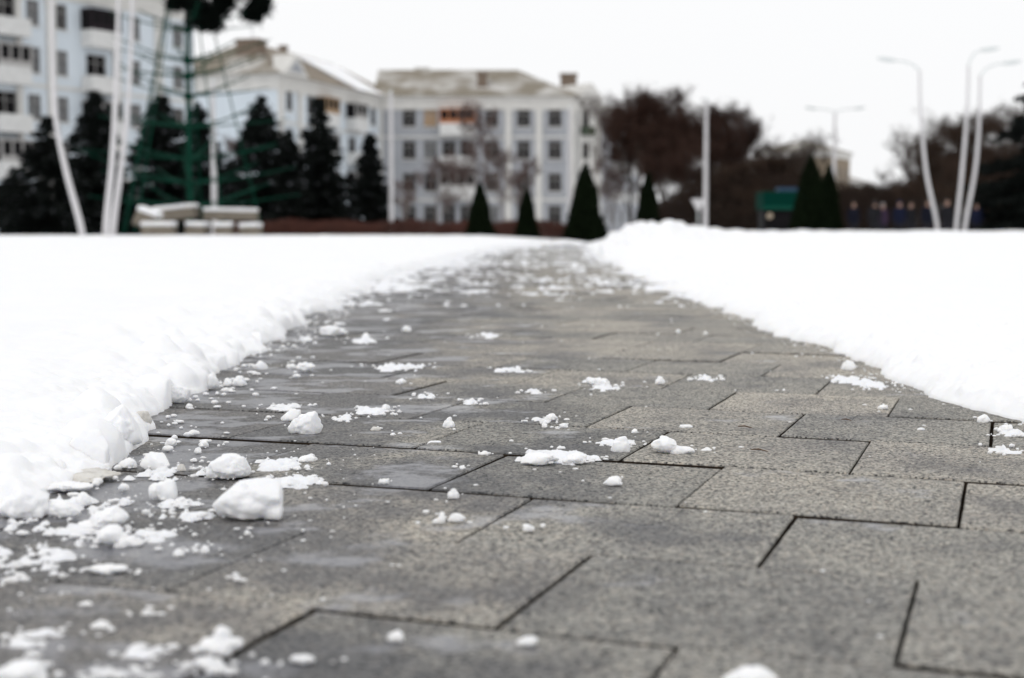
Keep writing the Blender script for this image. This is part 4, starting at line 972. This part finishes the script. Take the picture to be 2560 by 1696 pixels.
def bough(c, L_, n):
    c = np.array(c); t_ = rn.random(n); d = c / np.linalg.norm(c); base = c * .55
    C = base[None] + (c - base)[None] * t_[:, None] + rn.normal(0, .22, (n, 3)); U = rn.normal(0, 1, (n, 3)); U /= np.linalg.norm(U, axis=1)[:, None]; W = np.cross(U, rn.normal(0, 1, (n, 3))); W /= np.linalg.norm(W, axis=1)[:, None]; s = rn.uniform(.07, .15, (n, 1))
    return C, U * s, W * s * .4
for (px, py, dy) in ((440, 2, -.6), (500, 12, -.8), (520, 35, -.5), (525, 60, -.7), (545, 25, .1), (560, 5, .4), (640, 18, -.2), (655, 8, .1), (628, 32, .0), (480, -25, -.3), (590, -30, .3), (420, -30, .2), (530, -40, -.6), (505, 55, -.9)):
    p = at(px, py, YT + dy) - Vector((gx(476, YT), YT, 0)); n = 900; C = rn.normal(0, 1, (n, 3)) * np.array([.23, .23, .17]) + np.array(p) + rn.uniform(-.12, .12, 3)
    U = rn.normal(0, 1, (n, 3)); U /= np.linalg.norm(U, axis=1)[:, None]; W = np.cross(U, rn.normal(0, 1, (n, 3))); W /= np.linalg.norm(W, axis=1)[:, None]; s = rn.uniform(.07, .16, (n, 1))
    tag(link('fir_bough', soup('fir_bough', C, U * s, W * s * .4, M_DEEP), t), kind='stuff')
# concrete blocks with snow caps around its foot
M_CONC = mat('weathered_concrete', (.22, .195, .16), .9, .1, noise=(4, .3, (.15, .13, .105)), bump=(25, .4, .02))
def block(px0, px1, y0, y1, Y, tilt, lab, dep=.9):
    b = Vector((gx((px0 + px1) / 2, Y), Y, gz(y1, Y))); w = (px1 - px0) / F_PX * Y; h = (y1 - y0) / F_PX * Y
    t = thing('concrete_block', lab, 'concrete block', b, rt.uniform(-.15, .15), 'concrete blocks at the foot of the tree frame'); t.rotation_euler.y = tilt
    for nm, m, z0, z1, gr in (('body', M_CONC, 0, h * .72, 0), ('snow_cap', M_SNOW, h * .721, h, .03)):
        bm = bmesh.new(); bmesh.ops.create_cube(bm, size=1); bmesh.ops.scale(bm, verts=bm.verts, vec=(w + gr, dep + gr, z1 - z0)); bmesh.ops.translate(bm, verts=bm.verts, vec=(0, 0, (z0 + z1) / 2))
        bmesh.ops.bevel(bm, geom=bm.edges[:], offset=.05 if nm == 'body' else min(.11, (z1 - z0) * .45), segments=3, affect='EDGES', profile=.6)
        bmesh.ops.subdivide_edges(bm, edges=bm.edges[:], cuts=2, use_grid_fill=True)
        for v in bm.verts: v.co += Vector((rt.uniform(-1, 1), rt.uniform(-1, 1), rt.uniform(-1, 1))) * .012
        me = bpy.data.meshes.new(nm); bm.to_mesh(me); bm.free(); me.materials.append(m); me.polygons.foreach_set('use_smooth', [True] * len(me.polygons)); link(nm, me, t)
for a in ((358, 438, 555, 594, 55, 0, 'low concrete block at the left of the lower row'), (470, 518, 555, 594, 55.5, .03, 'lower row block under the gap between the two slabs'), (538, 582, 556, 594, 55.2, 0, 'lower row block left of the last one'), (603, 652, 558, 594, 55, -.02, 'rightmost block of the lower row'),
          (392, 494, 514, 549, 58.5, -.10, 'tilted snow capped slab lying on the lower blocks'), (512, 644, 521, 551, 58.5, .01, 'long level slab resting on the right blocks'), (335, 388, 520, 570, 56, .35, 'steeply leaning small block at the left end')): block(*a)

# ------------------------------------------------------------------ green kiosk
YK = 76; t = thing('kiosk', 'dark kiosk with a green fascia beside the largest thuja', 'kiosk', (gx(1955, YK), YK, 0))
M_KG = mat('kiosk_green', (.001, .028, .020), .8, .03); M_KL = mat('kiosk_green_light', (.003, .06, .04), .7, .1); M_KD = mat('kiosk_dark', (.008, .008, .009), .7, .1)
mb = MB(); mb.box(-.85, 1.2, .35, 2.2, -.1, 1.55); mb.build('body', M_KD, t)
mb = MB(); mb.box(-.95, 1.3, 0, 2.3, 1.56, 2.45); mb.build('fascia', M_KG, t)
mb = MB(); mb.box(-.96, 1.31, -.03, -.002, 1.56, 1.72); mb.build('fascia_edge', M_KL, t)
mb = MB(); mb.box(-.1, 1.1, .5, 1.5, 2.453, 2.66); mb.build('roof_box', mat('kiosk_blue', (.03, .07, .13), .5), t)
mb = MB(); mb.box(-.75, .4, .32, .348, .75, 1.4); mb.build('serving_window', M_GLASS, t)
mb = MB(); mb.box(-.8, .6, .0, .345, .62, .70); mb.build('counter', M_KD, t)
mb = MB(); mb.tube([(-.62, -.02, 1.24), (-.62, .03, 1.24)], .15, 14); mb.build('round_sign', mat('cream_sign', (.34, .28, .21), .6), t)

# ------------------------------------------------------------------ people far right
SKIN = mat('skin', (.32, .20, .155), .6, .3); HAIR = mat('dark_hair', (.02, .016, .014), .7)
def cloth(n, c): return mat(n, c, .85, .15, noise=(12, .3, tuple(v * .7 for v in c)))
DKP = cloth('dark_trousers', (.018, .018, .024))
def person(label, px, Y, jacket, hat, face=0, stride=.0, arm=.1, h=1.72):
    t = thing('person', label, 'person', (gx(px, Y), Y, .0), face, 'people walking at the right'); k = h / 1.72
    P, Eg, Rd = [], [], []
    def add(p, r, par=None):
        P.append(tuple(v * k for v in p)); Rd.append(r * k)
        if par is not None: Eg.append((par, len(P) - 1))
        return len(P) - 1
    pel = add((0, 0, .95), .165); sp = add((0, .01, 1.12), .165, pel); ch = add((0, .01, 1.32), .175, sp); nk = add((0, 0, 1.48), .062, ch); h0 = add((0, -.015, 1.56), .078, nk); h1 = add((0, -.01, 1.65), .085, h0); add((0, 0, 1.71), .05, h1)
    add((0, -.095, 1.585), .018, h0)
    for s in (-1, 1):
        sh = add((s * .185, 0, 1.40), .085, ch); el = add((s * .255, s * arm * .5 + .03, 1.13), .066, sh); wr = add((s * .255, s * arm - .08, .90), .046, el); hd = add((s * .25, s * arm - .11, .83), .036, wr)
        for q in range(4): a_ = add((s * .25 + (q - 1.5) * .018, s * arm - .125, .785), .0095, hd); add((s * .25 + (q - 1.5) * .017, s * arm - .115, .745 + abs(q - 1.5) * .008), .008, a_)
        a_ = add((s * .22, s * arm - .14, .82), .010, hd); add((s * .215, s * arm - .15, .79), .009, a_)
        hp = add((s * .09, 0, .86), .112, pel); kn = add((s * .10, -.03 - s * stride * .5, .49), .076, hp); an = add((s * .10, -s * stride + .02, .10), .055, kn); add((s * .11, -s * stride - .13, .045), .048, an)
    me = bpy.data.meshes.new('body'); me.from_pydata(P, Eg, []); o = link('body', me, t); md = o.modifiers.new('skin', 'SKIN')
    lay = me.skin_vertices[0] if me.skin_vertices else None
    for i, d in enumerate(lay.data): d.radius = (Rd[i], Rd[i]); d.use_root = (i == 0)
    sb = o.modifiers.new('sub', 'SUBSURF'); sb.levels = sb.render_levels = 1
    dg = bpy.context.evaluated_depsgraph_get(); nm = bpy.data.meshes.new_from_object(o.evaluated_get(dg)); o.modifiers.clear(); o.data = nm; nm.name = 'body'; nm.materials.clear()
    for m in (SKIN, jacket, DKP): nm.materials.append(m)
    mi = []
    for p in nm.polygons:
        c = p.center / k; mi.append(0 if c.z > 1.47 else 2 if (c.z < .89 and abs(c.x) > .205) else (1 if c.z > .80 else 2))
    nm.polygons.foreach_set('material_index', mi); nm.polygons.foreach_set('use_smooth', [True] * len(nm.polygons))
    D_, F_ = ico(3); keep = [f for f in F_ if not (D_[f][:, 1].mean() < -.25 and D_[f][:, 2].mean() < .25) and D_[f][:, 2].mean() > -.55]
    V = D_ * np.array([.105, .118, .125]) * k + np.array([0, .005, 1.648]) * k
    link('hat' if hat is not HAIR else 'hair', np_mesh('hat', V, np.array(keep), hat), t)
NAVY = cloth('navy_coat', (.006, .007, .016)); BLUE = cloth('blue_jacket', (.007, .010, .030)); BLK = cloth('black_coat', (.012, .012, .015)); PLUM = cloth('plum_coat', (.05, .03, .06)); WOOLB = cloth('blue_hat', (.010, .025, .075)); WOOLW = cloth('pale_hat', (.35, .33, .34))
for a in ((2133, 66, NAVY, HAIR, .1, .12, .1, 'bare headed person in a navy coat, leftmost of the people'), (2186, 64, BLK, HAIR, 2.9, .1, .1, 'person in a black coat seen from behind, second from left'), (2206, 70, PLUM, WOOLW, .3, .05, .08, 'person with a pale hat beside the black coat'),
          (2248, 65, BLUE, WOOLB, -.2, .15, .12, 'person in a bright blue jacket and blue hat'), (2276, 67, BLK, HAIR, .4, .1, .1, 'person in black right of the blue hat'), (2318, 63, NAVY, HAIR, .0, .12, .1, 'person in navy just left of the bent lamp post'), (2366, 61, BLK, HAIR, .2, .14, .1, 'person in black between the bent lamp posts'), (2440, 70, BLUE, HAIR, -.3, .1, .1, 'person in a blue jacket right of the lamp cluster')):
    person(a[7], a[0], a[1], a[2], a[3], a[4], a[5], a[6])
